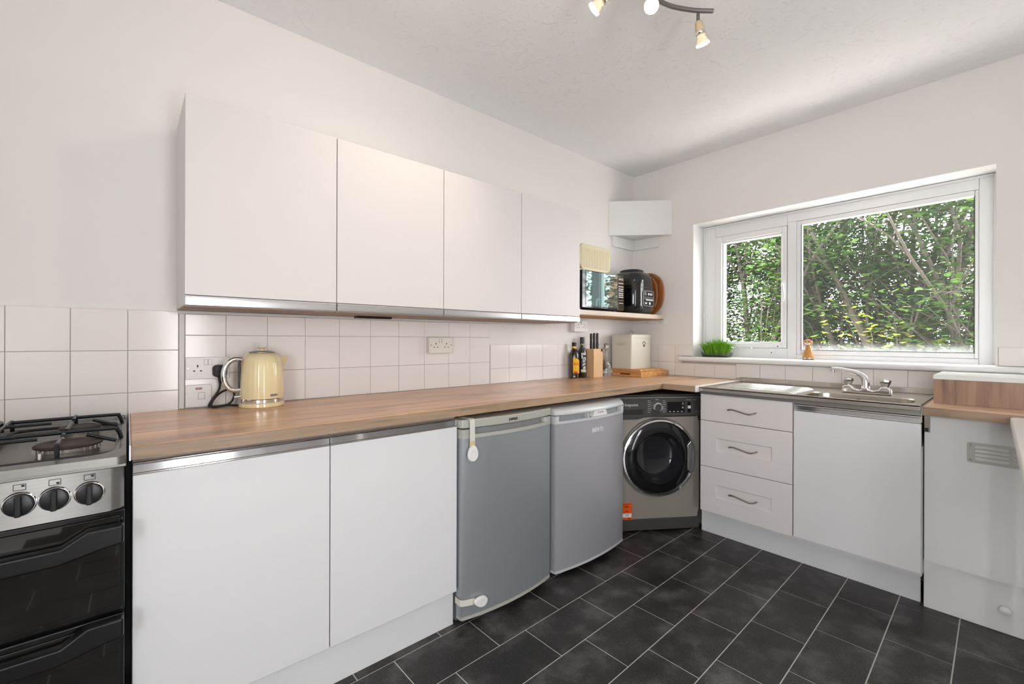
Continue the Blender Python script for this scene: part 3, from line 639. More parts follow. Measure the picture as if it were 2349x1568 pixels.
prism(b, pz, 'xz', -.0085, .0118); cpn = part(t, 'control_panel', b, WMP, **L_, bevel=.003)
part(cpn, 'panel_highlight', bx(-W2, W2, -.0092, -.0086, .832, .838), mat('panel_edge', (.30, .30, .29, 1), .3, .6), **L_)
dr = part(t, 'detergent_drawer', bx(-.285, -.056, -.0125, -.0086, .712, .823), WMP, **L_, bevel=.002)
part(dr, 'drawer_recess', bx(-.275, -.078, -.0129, -.0126, .730, .762), mat('recess_dark', (.035, .035, .034, 1), .3), **L_)
part(dr, 'logo', text_bm('Hotpoint', .026, (-.158, -.0128, .791), (1,0,0), extrude=.0006), WHT, **L_)
part(t, 'dial', lathe(B(), [(.033, -.0086), (.0325, -.022), (.030, -.030), (.022, -.031), (.0215, -.028)], (.014, 0, .775), 'y', 40), CHROME, **L_)
part(t, 'dial_cap', lathe(B(), [(.0215, -.0275), (.0205, -.029), (.002, -.0292)], (.014, 0, .775), 'y', 32), WMP, **L_)
ds = part(t, 'display', bx(.083, .197, -.0092, -.0086, .7385, .806), DISPLAY, **L_)
b = B()
for k in range(4): box(b, .094+.026*k, .104+.026*k, -.0096, -.0092, .7445, .748)
for z in (.79, .797, .772, .766): box(b, .178, .190, -.0096, -.0092, z, z+.0022)
part(ds, 'display_marks', b, WHT, **L_)
b = B()
for k in range(7):
    z = .742+.0118*k; box(b, -.046, -.046+.017+.008*((k*37) % 3)/2, -.0092, -.0086, z, z+.0028); box(b, .052, .052+.016+.006*((k*29) % 3)/2, -.0092, -.0086, z, z+.0028)
box(b, .004, .022, -.0092, -.0086, .8205, .8235); box(b, .205, .243, -.0092, -.0086, .8165, .819); box(b, .255, .275, -.0092, -.0086, .8165, .819); box(b, .268, .278, -.0092, -.0086, .744, .747)
part(t, 'programme_print', b, mat('pale_print', srgb(190, 190, 186), .5), **L_)['kind'] = 'stuff'
sl = part(t, 'slider_slot', bx(.216, .236, -.0092, -.0086, .738, .805), DISPLAY, **L_); part(sl, 'slider', bx(.217, .235, -.0125, -.0092, .764, .782), PLASW, **L_)
part(t, 'door_ring', lathe(B(), [(.2415, .008), (.2415, -.010), (.239, -.018), (.236, -.022), (.226, -.024), (.223, -.018), (.223, -.006)], DC, 'y', 72, caps=False), CHROME, **L_)
part(t, 'door_rim', lathe(B(), [(.2228, -.006), (.2228, -.0165), (.215, -.021), (.170, -.029), (.158, -.029), (.1555, -.022)], DC, 'y', 72, caps=False), BLKG, **L_)
bowl = part(t, 'door_bowl', lathe(B(), [(.1555, -.022), (.150, -.004), (.138, .03), (.118, .055), (.08, .066), (.03, .069), (.001, .07)], DC, 'y', 64, caps=False), SMOKE, **L_)
part(bowl, 'bowl_ridge', lathe(B(), [(.1165, .050), (.1175, .047), (.1195, .049), (.1185, .053)], DC, 'y', 64, caps=False), mat('ridge_grey', (.12, .12, .125, 1), .1, .4), **L_)
b = B(); hp = []
for k in range(13): a = math.radians(-27+54*k/12); hp.append((DC[0]+.2235*math.cos(a), DC[2]+.2235*math.sin(a)))
for k in range(13): a = math.radians(27-54*k/12); hp.append((DC[0]+.178 + (.012 if k in (0, 12) else 0), DC[2]+.2*math.sin(a)))
prism(b, hp, 'xz', -.0295, -.018); part(t, 'door_handle', b, CHROME, **L_, bevel=.003)
part(t, 'kick_panel', bx(-W2, W2, -.003, .0115, .012, .0815), WMP, **L_, bevel=.003)
stk = part(t, 'sticker', bx(-.255, -.141, -.0009, -.0002, .080, .184), ORANGE, **L_)
part(stk, 'sticker_band', bx(-.254, -.146, -.0013, -.0010, .096, .120), WHT, **L_)
part(stk, 'sticker_word', text_bm('NT', .017, (-.172, -.0016, .108), (1,0,0), extrude=.0003), INK, **L_)
part(stk, 'sticker_number', text_bm('8.8', .016, (-.176, -.0012, .134), (1,0,0), extrude=.0003), INK, **L_)
b = B()
for q in ((-.20, -.155, .176, .179), (-.19, -.165, .158, .166), (-.17, -.15, .085, .091)): box(b, q[0], q[1], -.0013, -.0010, q[2], q[3])
pieces(stk, 'sticker_print', b, mat('dark_orange_print', srgb(120, 44, 12), .5), True)
b = B()
for x in (-.24, .24):
    for y in (.06, .46): cyl(b, (x, y, .0005), (x, y, .013), .018, seg=14)
feet(t, b, True)

# ------------------------------------------------------------------ drawers, sink unit
XD = .600
t = thing('drawer_unit', 'white three drawer base unit between washing machine and sink cupboard', 'drawer unit', (.3, 1.118, .15))
part(t, 'body', bx(.03, .579, .8735, 1.366, .151, .868), LAMB)
def wave_handle(par, yc, zc, x):
    y0, y1 = yc-.073, yc+.073
    pts = smooth_path([(x, y0, zc+.001), (x+.020, y0+.004, zc+.003), (x+.026, y0+.03, zc+.008), (x+.026, yc, zc), (x+.026, y1-.03, zc-.008), (x+.020, y1-.004, zc-.001), (x, y1, zc+.001)], 5)
    part(par, 'handle', tube(B(), pts, .0042, 8), PEWTER)
d = part(t, 'drawer_front', bx(.580, XD, .8745, 1.3645, .712, .868), LAM, bevel=.0015); wave_handle(d, 1.113, .787, XD)
for (z0, z1, pz0, pz1, hz) in ((.437, .709, .538, .613, .572), (.167, .434, .262, .336, .295)):
    b = B(); ya, yb = .969, 1.266
    fr0 = [(.8745, z0), (1.3645, z0), (1.3645, z1), (.8745, z1)]; fi = [(ya, pz0), (yb, pz0), (yb, pz1), (ya, pz1)]
    loft(b, [[(.580, p[0], p[1]) for p in fr0], [(XD, p[0], p[1]) for p in fr0], [(XD, p[0], p[1]) for p in fi], [(XD-.007, p[0]+(.002 if p[0] == ya else -.002), p[1]+(.003 if p[1] == pz0 else -.003)) for p in fi]])
    d = part(t, 'drawer_front', b, LAM, bevel=.0012); wave_handle(d, 1.117, hz, XD-.007)
t = thing('sink_cupboard', 'white sink base cupboard with a steel handle rail', 'cabinet', (.3, 1.615, .15))
part(t, 'body', bx(.03, .579, 1.3675, 1.861, .151, .72), LAMB)
part(t, 'top_rail', bx(.560, .579, 1.3675, 1.861, .8305, .868), SINKST)
d = part(t, 'door', bx(.580, XD, 1.370, 1.8605, .169, .826), LAMB, bevel=.0018)
pr = [(.580, .8275), (.6005, .8275), (.6005, .831), (.597, .832), (.597, .851), (.603, .8525), (.607, .855), (.6065, .859), (.603, .861), (.596, .861), (.580, .8585)]
b = B(); prism(b, pr, 'xz', 1.371, 1.8595); part(d, 'handle_rail', b, CHROME)
single('plinth', bx(.482, .496, .834, 1.849, .0005, .150), LAMB, 'white plinth board below the drawers and sink cupboard', 'plinth', (.49, 1.34, 0))
# sink
ZS = .907
t = thing('sink', 'stainless steel inset sink with ribbed drainer', 'sink', (.33, 1.37, .87))
SX0, SX1, SY0, SY1 = .022, .6195, .8745, 1.8615
b = B(); BY0, BY1, BX0, BX1 = 1.392, 1.818, .305, .560
nb = 8; bowl_l = rrect(BX0, BX1, BY0, BY1, .075, nb); cxb, cyb = (BX0+BX1)/2, (BY0+BY1)/2
def to_rect(p, x0, x1, y0, y1):
    dx, dy = p[0]-cxb, p[1]-cyb; s = min(((x1-cxb)/dx if dx > 1e-9 else (x0-cxb)/dx if dx < -1e-9 else 1e9), ((y1-cyb)/dy if dy > 1e-9 else (y0-cyb)/dy if dy < -1e-9 else 1e9))
    return (cxb+dx*s, cyb+dy*s)
YM = 1.372
outl = [to_rect(p, SX0, SX1, YM, SY1) for p in bowl_l]
# snap the nearest vertices to the rectangle corners
for c_ in ((SX0, YM), (SX1, YM), (SX0, SY1), (SX1, SY1)):
    k = min(range(len(outl)), key=lambda i: (outl[i][0]-c_[0])**2+(outl[i][1]-c_[1])**2); outl[k] = c_
def sc_(l, f, dz): return [((p[0]-cxb)*f+cxb, (p[1]-cyb)*f+cyb, dz) for p in l]
loft(b, [[(p[0], p[1], ZS-.004) for p in outl], [(p[0], p[1], ZS) for p in outl], sc_(bowl_l, 1.03, ZS-.0005), sc_(bowl_l, 1.0, ZS-.006), sc_(bowl_l, .95, ZS-.10), sc_(bowl_l, .90, ZS-.150), sc_(bowl_l, .78, ZS-.165), sc_(bowl_l, .1, ZS-.168)], caps=False)
fb = [v for v in b.verts]; 
box(b, SX0, SX1, SY0, YM, ZS-.004, ZS)
part(t, 'basin', b, SINKST, sharp=30)
b = B()
for k in range(9):
    x = .215+.0415*k; tube(b, [(x, .945, ZS-.009), (x, .97, ZS-.002), (x, 1.33, ZS-.002), (x, 1.355, ZS-.009)], .0115, 12)
pieces(t, 'drainer_rib', b, mat('bright_rib_steel', (.85, .84, .82, 1), .12, 1))  # ribs get a brighter steel colour to imitate the window's reflection
b = B(); box(b, SX1-.012, SX1, SY0, SY1, .884, ZS+.0045); box(b, SX0, SX1-.012, SY0, SY0+.012, ZS, ZS+.0045); box(b, SX0, SX1-.012, SY1-.012, SY1, ZS, ZS+.0045); part(t, 'rim', b, SINKST, bevel=.004, seg=3)
part(t, 'front_apron', bx(SX1-.016, SX1-.013, SY0+.001, SY1-.001, .868, .890), STEEL)
part(t, 'upstand', bx(.0095, .0205, .8745, 1.850, .9185-.012, .937), SINKST, bevel=.002)
b = lathe(B(), [(.019, 0), (.019, .002), (.012, .003)], (.3155, 1.585, ZS-.042), 'x', 24); part(t, 'overflow', b, BLK)
b = lathe(B(), [(.04, .0), (.04, .003), (.03, .004), (.005, .002)], (cxb, cyb, ZS-.168), 'z', 28); part(t, 'waste', b, CHROME)
# tap
tx = .225
t = thing('mixer_tap', 'chrome deck mixer tap with two handles on the sink', 'tap', (tx, 1.60, ZS))
b = B(); pl = []
bridge_prof = [(1.497, .000), (1.500, .030), (1.512, .040), (1.536, .040), (1.55, .024), (1.57, .017), (1.585, .022), (1.590, .033), (1.612, .033), (1.617, .022), (1.632, .017), (1.655, .024), (1.668, .040), (1.694, .040), (1.706, .030), (1.709, .0)]
prism(b, [(p[0], ZS+.0008+p[1]) for p in bridge_prof], 'yz', tx-.022, tx+.022); part(t, 'base', b, CHROME, bevel=.006, seg=3)
for y in (1.524, 1.682):
    h = part(t, 'tap_handle', lathe(B(), [(.014, .040), (.015, .046), (.022, .060), (.0245, .070), (.0235, .078), (.016, .081), (.002, .0815)], (tx, y, ZS), 'z', 8, rfun=lambda r, hh, a: r), CHROME, sharp=20)
sp = smooth_path([(tx, 1.601, ZS+.03), (tx, 1.601, ZS+.055), (tx-.001, 1.594, ZS+.082), (tx-.004, 1.572, ZS+.103), (tx-.010, 1.53, ZS+.116), (tx-.018, 1.48, ZS+.124), (tx-.022, 1.445, ZS+.124)], 6)
n = len(sp); part(t, 'spout', tube(B(), sp, [.0195-.0085*min(1, k/(n*.75)) for k in range(n)], 16), CHROME)
part(t, 'aerator', cyl(B(), (tx-.021, 1.449, ZS+.124), (tx-.021, 1.449, ZS+.105), .0105, .0095, 20), CHROME)

# ------------------------------------------------------------------ boxing on the right
t = thing('boxed_cupboard', 'white painted boxed cupboard right of the sink with a knob and vent', 'cupboard', (.3, 2.4, 0))
part(t, 'front_panel', bx(.530, .548, 1.866, 2.88, .2135, .866), GLOSSW)
part(t, 'lower_board', bx(.508, .526, 1.8625, 2.88, .0005, .212), GLOSSW, bevel=.002)
part(t, 'ledge', bx(.5265, .530, 1.8625, 2.88, .198, .212), GLOSSW)
part(t, 'side_panel', bx(.03, .529, 1.8665, 1.882, .2125, .865), LAMB)
part(t, 'knob', lathe(B(), [(.008, 0), (.008, .008), (.015, .014), (.0185, .020), (.0165, .027), (.009, .031), (.001, .032)], (.526, 2.108, .100), 'x', 28), GLOSSW)
part(t, 'bracket', bx(.5485, .556, 1.8665, 1.885, .787, .857), PEWTER); part(t, 'bracket_hole', bx(.5562, .5566, 1.867, 1.880, .790, .806), BLK)
t = thing('worktop', 'oak effect worktop over the white boxed cupboard', 'worktop', (.3, 2.4, .867))
part(t, 'board', bx(.0095, .6185, 1.8665, 2.88, .867, .9055), OAKY, bevel=.003); part(t, 'edge_band', bx(.6180, .6195, 1.8675, 2.88, .869, .903), OAKEY); part(t, 'end_strip', bx(.0095, .6195, 1.8635, 1.8662, .867, .9065), ALU)
t = thing('pipe_box', 'raised box with oak front and white top on the worktop under the sill', 'box', (.2, 2.4, .9057))
part(t, 'front_board', bx(.405, .423, 1.884, 2.88, .906, 1.0155), OAKV); part(t, 'side_board', bx(.012, .4045, 1.884, 1.900, .906, 1.0155), OAKV)
part(t, 'top_board', bx(.053, .4265, 1.882, 2.88, 1.0158, 1.0345), GLOSSW, bevel=.001)
t = thing('vent_grille', 'grey slatted metal vent grille on the white boxed cupboard', 'vent', (.548, 2.16, .72))
b = B(); prism(b, rrect(1.998, 2.33, .682, .766, .008, 3), 'yz', .5483, .5502); part(t, 'plate', b, GREYV, bevel=.0006)
for y0 in (2.022, 2.128, 2.234):
    for k in range(4):
        z = .694+.0165*k; pr = [(.5502, z+.011), (.5545, z+.0015), (.5545, z), (.5502, z)]; b = B(); prism(b, pr, 'xz', y0, y0+.095); part(t, 'slat', b, GREYV)
b = B()
for z in (.694, .755): cyl(b, (.5503, 2.009, z), (.5515, 2.009, z), .0035, seg=12)
part(t, 'screws', b, PEWTER)
# white table edge near the camera
t = thing('table', 'white topped table with a rounded corner beside the worktop', 'table', (1.3, 2.5, 0))
b = B(); out = [(1.95, 2.150), (1.95, 2.95), (.70, 2.95)] + [(.70+.03*(1-math.cos(a)), 2.150-.030*math.sin(a)+.002) for a in [PI/2*k/8 for k in range(9)]]
out = [(2.0, 2.150), (2.0, 2.95), (.672, 2.95), (.672, 2.146)]+[(.690-.018*math.cos(a), 2.139-.018*math.sin(a)) for a in [PI/2*k/6 for k in range(7)]]
out = [(2.0, 2.1515), (2.0, 2.95), (.668, 2.95), (.668, 2.136), (.672, 2.126), (.682, 2.1205), (.694, 2.1195)]
prism(b, out, 'xy', .872, .900); part(t, 'top', b, mat('white_table_laminate', (.80, .78, .75, 1), .3), bevel=.006, seg=3)
for x in (.74, 1.93):
    for y in (2.22, 2.88): part(t, 'leg', bx(x-.022, x+.022, y-.022, y+.022, .0005, .871), GLOSSW, bevel=.003)

# ------------------------------------------------------------------ shelf, corner shelf
t = thing('wall_shelf', 'pale limed wood shelf in the corner holding the microwave', 'shelf', (.53, .14, 1.352))
def shelf_poly(y1): return [(.002, .002), (1.064, .002), (1.064, y1), (.05, y1+.02)] + [(.05-.045*math.sin(a), y1-.025+.045*math.cos(a)) for a in [PI/2*k/6 for k in range(1, 7)]] + [(.002, y1-.05)]
part(t, 'board', prism(B(), shelf_poly(.285), 'xy', 1.356, 1.388), SHELFW, bevel=.003); part(t, 'underside', prism(B(), shelf_poly(.280), 'xy', 1.352, 1.3555), SHELFB)
b = bx(.0008, .016, .02, .300, 1.320, 1.3515); bt = part(t, 'batten', b, GLOSSW, bevel=.001)
b = B(); 
for y in (.14, .26): cyl(b, (.016, y, 1.336), (.0172, y, 1.336), .0035, seg=10)
part(bt, 'screws', b, BLK)
part(t, 'end_cap', bx(1.030, 1.066, .286, .2895, 1.352, 1.390), PLASW)
t = thing('corner_shelf', 'white boxed corner shelf high up above the microwave', 'shelf', (.1, .1, 1.94))
b = B(); prism(b, [(.331, .002), (.345, .002), (.002, .352), (.002, .338)], 'xy', 2.020, 2.291); part(t, 'fascia', b, GLOSSW, bevel=.001)
part(t, 'base_board', prism(B(), [(.002, .002), (.329, .002), (.002, .336)], 'xy', 2.024, 2.042), GLOSSW)
part(t, 'batten', bx(.002, .302, .0008, .018, 1.940, 2.023), GLOSSW); part(t, 'batten', bx(.0008, .018, .0185, .245, 1.940, 2.023), GLOSSW)

# ------------------------------------------------------------------ things on the shelf
ZSH = 1.3882
t = thing('microwave', 'black microwave oven with a mirrored door on the corner shelf', 'microwave', (.79, .16, ZSH))
MX0, MX1, MY1 = .563, 1.022, .300; MZ0, MZ1 = ZSH+.012, 1.645
part(t, 'body', bx(MX0, MX1, .02, MY1-.022, MZ0, MZ1), BLK, bevel=.004)
d = part(t, 'door', bx(.640, MX1, MY1-.021, MY1, MZ0, MZ1), BLKG, bevel=.003)
part(d, 'door_glass', bx(.645, .985, MY1+.0003, MY1+.0025, MZ0+.012, MZ1-.006), MIRR, bevel=.001)
cp = part(t, 'control_panel', bx(MX0, .638, MY1-.021, MY1, MZ0, MZ1), BLKG, bevel=.003)
b = B()
for k, z in enumerate((1.612, 1.585, 1.562, 1.545, 1.532, 1.515, 1.502, 1.488)):
    for j in range(3): box(b, .576+.019*j, .590+.019*j, MY1+.0002, MY1+.0010, z, z+.0075)
box(b, .574, .630, MY1+.0002, MY1+.0008, 1.468, 1.4695); box(b, .576, .626, MY1+.0002, MY1+.0008, 1.448, 1.452); box(b, .574, .630, MY1+.0002, MY1+.0006, 1.625, 1.6265)
part(cp, 'buttons', b, GREYL)
b = B()
for x in (MX0+.04, MX1-.04):
    for y in (.05, .24): cyl(b, (x, y, ZSH+.0002), (x, y, MZ0), .014, seg=12)
feet(t, b)
t = thing('toaster', 'cream ribbed toaster standing on top of the microwave', 'toaster', (.78, .15, MZ1))
TZ = MZ1
def toast_loop(x, ins, z0): 
    y0, y1 = .055+ins, .225-ins; return None
b = B(); prof = []
b2 = rrect(.612, .955, TZ+.0235, 1.842, .048, 8)
# long body: outline in x,z, ribbed front
pl = [p for p in b2]
loft(b, [[(p[0], .060, p[1]) for p in [((q[0]-.783)*.97+.783, (q[1]-TZ-.02)*.97+TZ+.02) for q in pl]], [(p[0], .072, p[1]) for p in pl], [(p[0], .208, p[1]) for p in pl], [(p[0], .220, p[1]) for p in [((q[0]-.783)*.97+.783, (q[1]-TZ-.02)*.97+TZ+.02) for q in pl]]])
bd = part(t, 'body', b, CREAM2, sharp=50)
b = B()
for k in range(18): cyl(b, (.640+.0172*k, .2178, TZ+.036), (.640+.0172*k, .2178, 1.812), .0052, seg=10)
part(bd, 'front_ribs', b, CREAM2)
part(t, 'base', bx(.606, .960, .052, .228, TZ+.0085, TZ+.0232), CREAM2, bevel=.005, seg=3)
b = B(); 
for x in (.64, .92):
    for y in (.08, .20): cyl(b, (x, y, TZ+.0003), (x, y, TZ+.0085), .012, seg=12)
feet(t, b)
part(t, 'lever', lathe(B(), [(.008, 0), (.010, .008), (.006, .014)], (.6055, .20, TZ+.028), 'x', 14), CHROME)
b = B()
for y in (.105, .160): box(b, .65, .915, y, y+.022, 1.8405, 1.8428)
part(t, 'slot', b, BLK)
# multi cooker
t = thing('multi_cooker', 'glossy black multi cooker with a front control panel on the shelf', 'cooker', (.262, .160, ZSH))
def sq(h, r, z, cx_=.262, cy_=.160): return [(p[0], p[1], z) for p in rrect(cx_-h, cx_+h, cy_-h, cy_+h, min(r, h*.99), 8)]
part(t, 'base', loft(B(), [sq(.118, .08, ZSH+.0005), sq(.122, .082, ZSH+.012)]), BLK)
part(t, 'body', loft(B(), [sq(.122, .082, ZSH+.0125), sq(.134, .085, ZSH+.03), sq(.138, .088, ZSH+.08), sq(.138, .088, ZSH+.196)]), BLKG, sharp=40)
part(t, 'seam', loft(B(), [sq(.135, .086, ZSH+.1962), sq(.135, .086, ZSH+.2015)]), BLK)
part(t, 'lid', loft(B(), [sq(.138, .088, ZSH+.202), sq(.137, .09, ZSH+.25), sq(.130, .09, ZSH+.285), sq(.112, .085, ZSH+.312), sq(.085, .07, ZSH+.326), sq(.05, .045, ZSH+.330)]), BLKG, sharp=40)
part(t, 'lid_handle', loft(B(), [sq(.085, .07, ZSH+.3262), sq(.083, .07, ZSH+.339), sq(.07, .06, ZSH+.345)]), BLK, sharp=40)
b = B(); fy = .160+.138
prism(b, [(p[0], p[1]) for p in rrect(.175, .325, ZSH+.055, ZSH+.178, .02, 5)], 'xz', fy-.02, fy+.0045); cpn = part(t, 'control_panel', b, BLKG, bevel=.003)
b = B(); o1 = rrect(.180, .320, ZSH+.060, ZSH+.173, .016, 5); tube(b, [(p[0], fy+.005, p[1]) for p in o1], .0014, 6, True); part(cpn, 'panel_outline', b, GREYL)
b = B(); yy = fy+.0046
for q in ((.188, .312, .1245, .126), (.188, .285, .101, .1095), (.19, .31, .112, .1145)): box(b, q[0], q[1], yy, yy+.0006, ZSH+q[2], ZSH+q[3])
for x in (.298, .282):
    for z in (.140, .154): 
        for q in ((0, .010, 0, .0015), (0, .0015, 0, .012), (.0085, .010, 0, .012), (0, .010, .0105, .012)): box(b, x+q[0], x+q[1], yy, yy+.0006, ZSH+z+q[2], ZSH+z+q[3])
for k in range(3): box(b, .245-.022*k, .258-.022*k, yy, yy+.0006, ZSH+.142, ZSH+.158)
part(cpn, 'panel_print', b, GREYL)
part(cpn, 'start_button', lathe(B(), [(.010, .0047), (.010, .006), (.001, .0062)], (.235, fy, ZSH+.080), 'y', 20), WHT)
part(cpn, 'cancel_button', bx(.275, .302, yy, yy+.001, ZSH+.074, ZSH+.086), GREYL)
# two round wooden trays leaning on the window wall
for k, (xx, yc, r, lab) in enumerate(((.036, .146, .172, 'round wooden tray leaning on the wall, outer one against the wall'), (.086, .128, .164, 'round wooden tray leaning against another tray beside the multi cooker'))):
    t = thing('wooden_tray', lab, 'tray', (xx, yc, ZSH), group='wooden trays behind the multi cooker')
    zc = ZSH+r+.0008; sh = lambda bm: bm
    def ov(rr, x): return [(x, yc+rr*.93*math.copysign(abs(math.cos(a))**.8, math.cos(a)), zc+rr*math.copysign(abs(math.sin(a))**.8, math.sin(a))) for a in [2*PI*j/48 for j in range(48)]]
    part(t, 'tray', loft(B(), [ov(r*.90, xx-.012), ov(r*.985, xx-.008), ov(r, xx+.006), ov(r*.99, xx+.012), ov(r*.91, xx+.012), ov(r*.88, xx+.002)]), ACACIA, sharp=40)

# ------------------------------------------------------------------ things on the worktop
ZT = ZC+.0004
def bottle(name, label, c, prof, m, zmax): 
    t = thing(name, label, 'bottle', (c[0], c[1], ZT)); part(t, 'glass', lathe(B(), [(r, ZT+z) for r, z in prof], (c[0], c[1], 0), 'z', 40), m); return t
def arc_label(t, name, c, r, a0, a1, zfun0, zfun1, m, n=18, th=.0006):
    b = B(); prev = None
    for k in range(n+1):
        a = a0+(a1-a0)*k/n; s = k/n; l = []
        for rr, z in ((r, zfun0(s)), (r, zfun1(s)), (r+th, zfun1(s)), (r+th, zfun0(s))): l.append(b.verts.new((c[0]+rr*math.cos(a), c[1]+rr*math.sin(a), ZT+z)))
        if prev: bridge(b, prev, l)
        else: b.faces.new(l[::-1])
        prev = l
    b.faces.new(prev); return part(t, name, b, m)
def wrap_text(s, size, c, r, amid, z, sx=1.):
    bm = text_bm(s, size, (0, 0, 0), (1, 0, 0), (0, 0, 1), extrude=.0006, sx=sx)
    for v in bm.verts:
        a = amid + v.co.x/r; rr = r - v.co.y; v.co = Vector((c[0]+rr*math.cos(a), c[1]+rr*math.sin(a), ZT+z+v.co.z))
    return bm
VA = math.radians(49+0)   # direction from the bottles to the room, as an angle in plan
c1 = (.812, .052); t = bottle('liqueur_bottle', 'brown glass liqueur bottle with a yellow label', c1, [(.034, 0), (.037, .004), (.037, .012), (.0355, .022), (.0365, .030), (.0365, .155), (.034, .175), (.024, .195), (.0165, .208), (.0155, .225)], BOTB, .23)
la = arc_label(t, 'label_paper', c1, .0367, VA-.35, VA+1.25, lambda s: .036, lambda s: .145-.035*max(0, (s-.25))**1.5, YEL); la2 = arc_label(t, 'label_seal', c1, .0374, VA-.2, VA+.55, lambda s: .036, lambda s: .050, REDL)
part(la, 'label_word', wrap_text('KAHLÚA', .030, c1, .0374, VA+.42, .102, .62), REDT)
arc_label(t, 'neck_band', c1, .0165, 0, 2*PI, lambda s: .213, lambda s: .227, GOLD, 24); part(t, 'cap', lathe(B(), [(.0165, ZT+.2275), (.0165, ZT+.252), (.0150, ZT+.2545)], (c1[0], c1[1], 0), 'z', 24), BLK)
c2 = (.722, .050); t = bottle('wine_bottle', 'dark wine bottle with a silver printed label', c2, [(.031, 0), (.0335, .004), (.0335, .175), (.031, .192), (.021, .212), (.0150, .228), (.0145, .245)], BOTD, .29)
arc_label(t, 'label_title', c2, .0337, VA-.35, VA+.75, lambda s: .165, lambda s: .180, GREYL); arc_label(t, 'label_band', c2, .0337, VA-.4, VA+.8, lambda s: .040, lambda s: .060, PALE)
b = B()
for k, (a, z, w, h) in enumerate(((.55, .135, .010, .022), (.35, .118, .016, .012), (.15, .13, .006, .03), (.45, .10, .012, .016), (.1, .095, .010, .018), (.28, .145, .012, .008), (.35, .072, .020, .020))):
    a_ = VA+a; p = Vector((c2[0]+.0338*math.cos(a_), c2[1]+.0338*math.sin(a_), ZT+z)); e = Vector((-math.sin(a_), math.cos(a_), 0)); nn = Vector((math.cos(a_), math.sin(a_), 0))
    vs = [b.verts.new(p+e*(s*w/2)+Vector((0, 0, q*h/2+s*.003))+nn*o_) for o_ in (0, .0005) for s, q in ((-1,-1),(1,-1),(1,1),(-1,1))]
    for f in ((3,2,1,0),(4,5,6,7),(0,1,5,4),(1,2,6,5),(2,3,7,6),(3,0,4,7)): b.faces.new([vs[i] for i in f])
part(t, 'label_print', b, GREYL); part(t, 'capsule', lathe(B(), [(.0158, ZT+.2455), (.0158, ZT+.288), (.0150, ZT+.292)], (c2[0], c2[1], 0), 'z', 24), BLK); arc_label(t, 'neck_band', c2, .0158, 0, 2*PI, lambda s: .236, lambda s: .2395, GOLD, 24)
# knife block
t = thing('knife_block', 'pale beech knife block beside the dark bottles', 'knife block', (.625, .09, ZT))
KB = (.565, .672, .045, .118); part(t, 'block', bx(*KB, ZT, ZT+.208), BEECH, bevel=.002); lg = part(t, 'logo_plate', bx(.568, .590, .1182, .1190, ZT+.188, ZT+.2075), BLK)
for k, x in enumerate((.661, .626, .590)):
    t = thing('kitchen_knife', ['black riveted kitchen knife in the block, on the bottle side', 'black riveted kitchen knife in the middle slot of the block', 'black riveted kitchen knife in the block, on the decanter side'][k], 'knife', (x, .085, ZT+.2085), group='knives in the wooden block')
    z0 = ZT+.2083; hp = [(-.012, 0), (-.0125, .02), (-.010, .045), (-.0105, .075), (-.014, .098), (-.012, .112), (.0, .120), (.011, .114), (.0135, .10), (.011, .06), (.012, .0)]
    zz = 1.0 if k else .97
    b = B(); prism(b, [(x-.0075, z0), (x+.0075, z0), (x+.0085, z0+.03), (x+.0070, z0+.06), (x+.0085, z0+.095*zz), (x+.0075, z0+.110*zz), (x, z0+.118*zz), (x-.0075, z0+.110*zz), (x-.0085, z0+.095*zz), (x-.0070, z0+.06), (x-.0085, z0+.03)], 'xz', .077, .092); h = part(t, 'handle', b, BLK, bevel=.003, seg=3)
    b = B()
    for z in (.015, .055, .095): cyl(b, (x-.001, .0918, z0+z), (x-.001, .0932, z0+z), .0034, seg=12)
    part(h, 'rivets', b, CHROME)
# decanter
t = thing('decanter', 'cut crystal decanter with round stopper beside the knife block', 'decanter', (.486, .085, ZT)); cd = (.486, .085)
def cut(r, h, a):
    z = h-ZT
    return r*(1+(.075*abs(math.cos(a*5+z*95)*math.cos(a*5-z*95))-.03 if z < .1 else .035*math.cos(8*a)))
part(t, 'bottle', lathe(B(), [(.038, ZT), (.042, ZT+.005), (.0455, ZT+.012), (.047, ZT+.02), (.048, ZT+.028), (.048, ZT+.036), (.0475, ZT+.044), (.0455, ZT+.053), (.0425, ZT+.063), (.0385, ZT+.075), (.033, ZT+.088), (.026, ZT+.105), (.0165, ZT+.130), (.0135, ZT+.155), (.0135, ZT+.172), (.0185, ZT+.187)], (*cd, 0), 'z', 60, rfun=cut), CRYS, sharp=18)
part(t, 'stopper', lathe(B(), [(.010, ZT+.1875), (.011, ZT+.197), (.019, ZT+.203), (.0245, ZT+.218), (.0245, ZT+.228), (.019, ZT+.241), (.008, ZT+.248)], (*cd, 0), 'z', 12), CRYS, sharp=15)
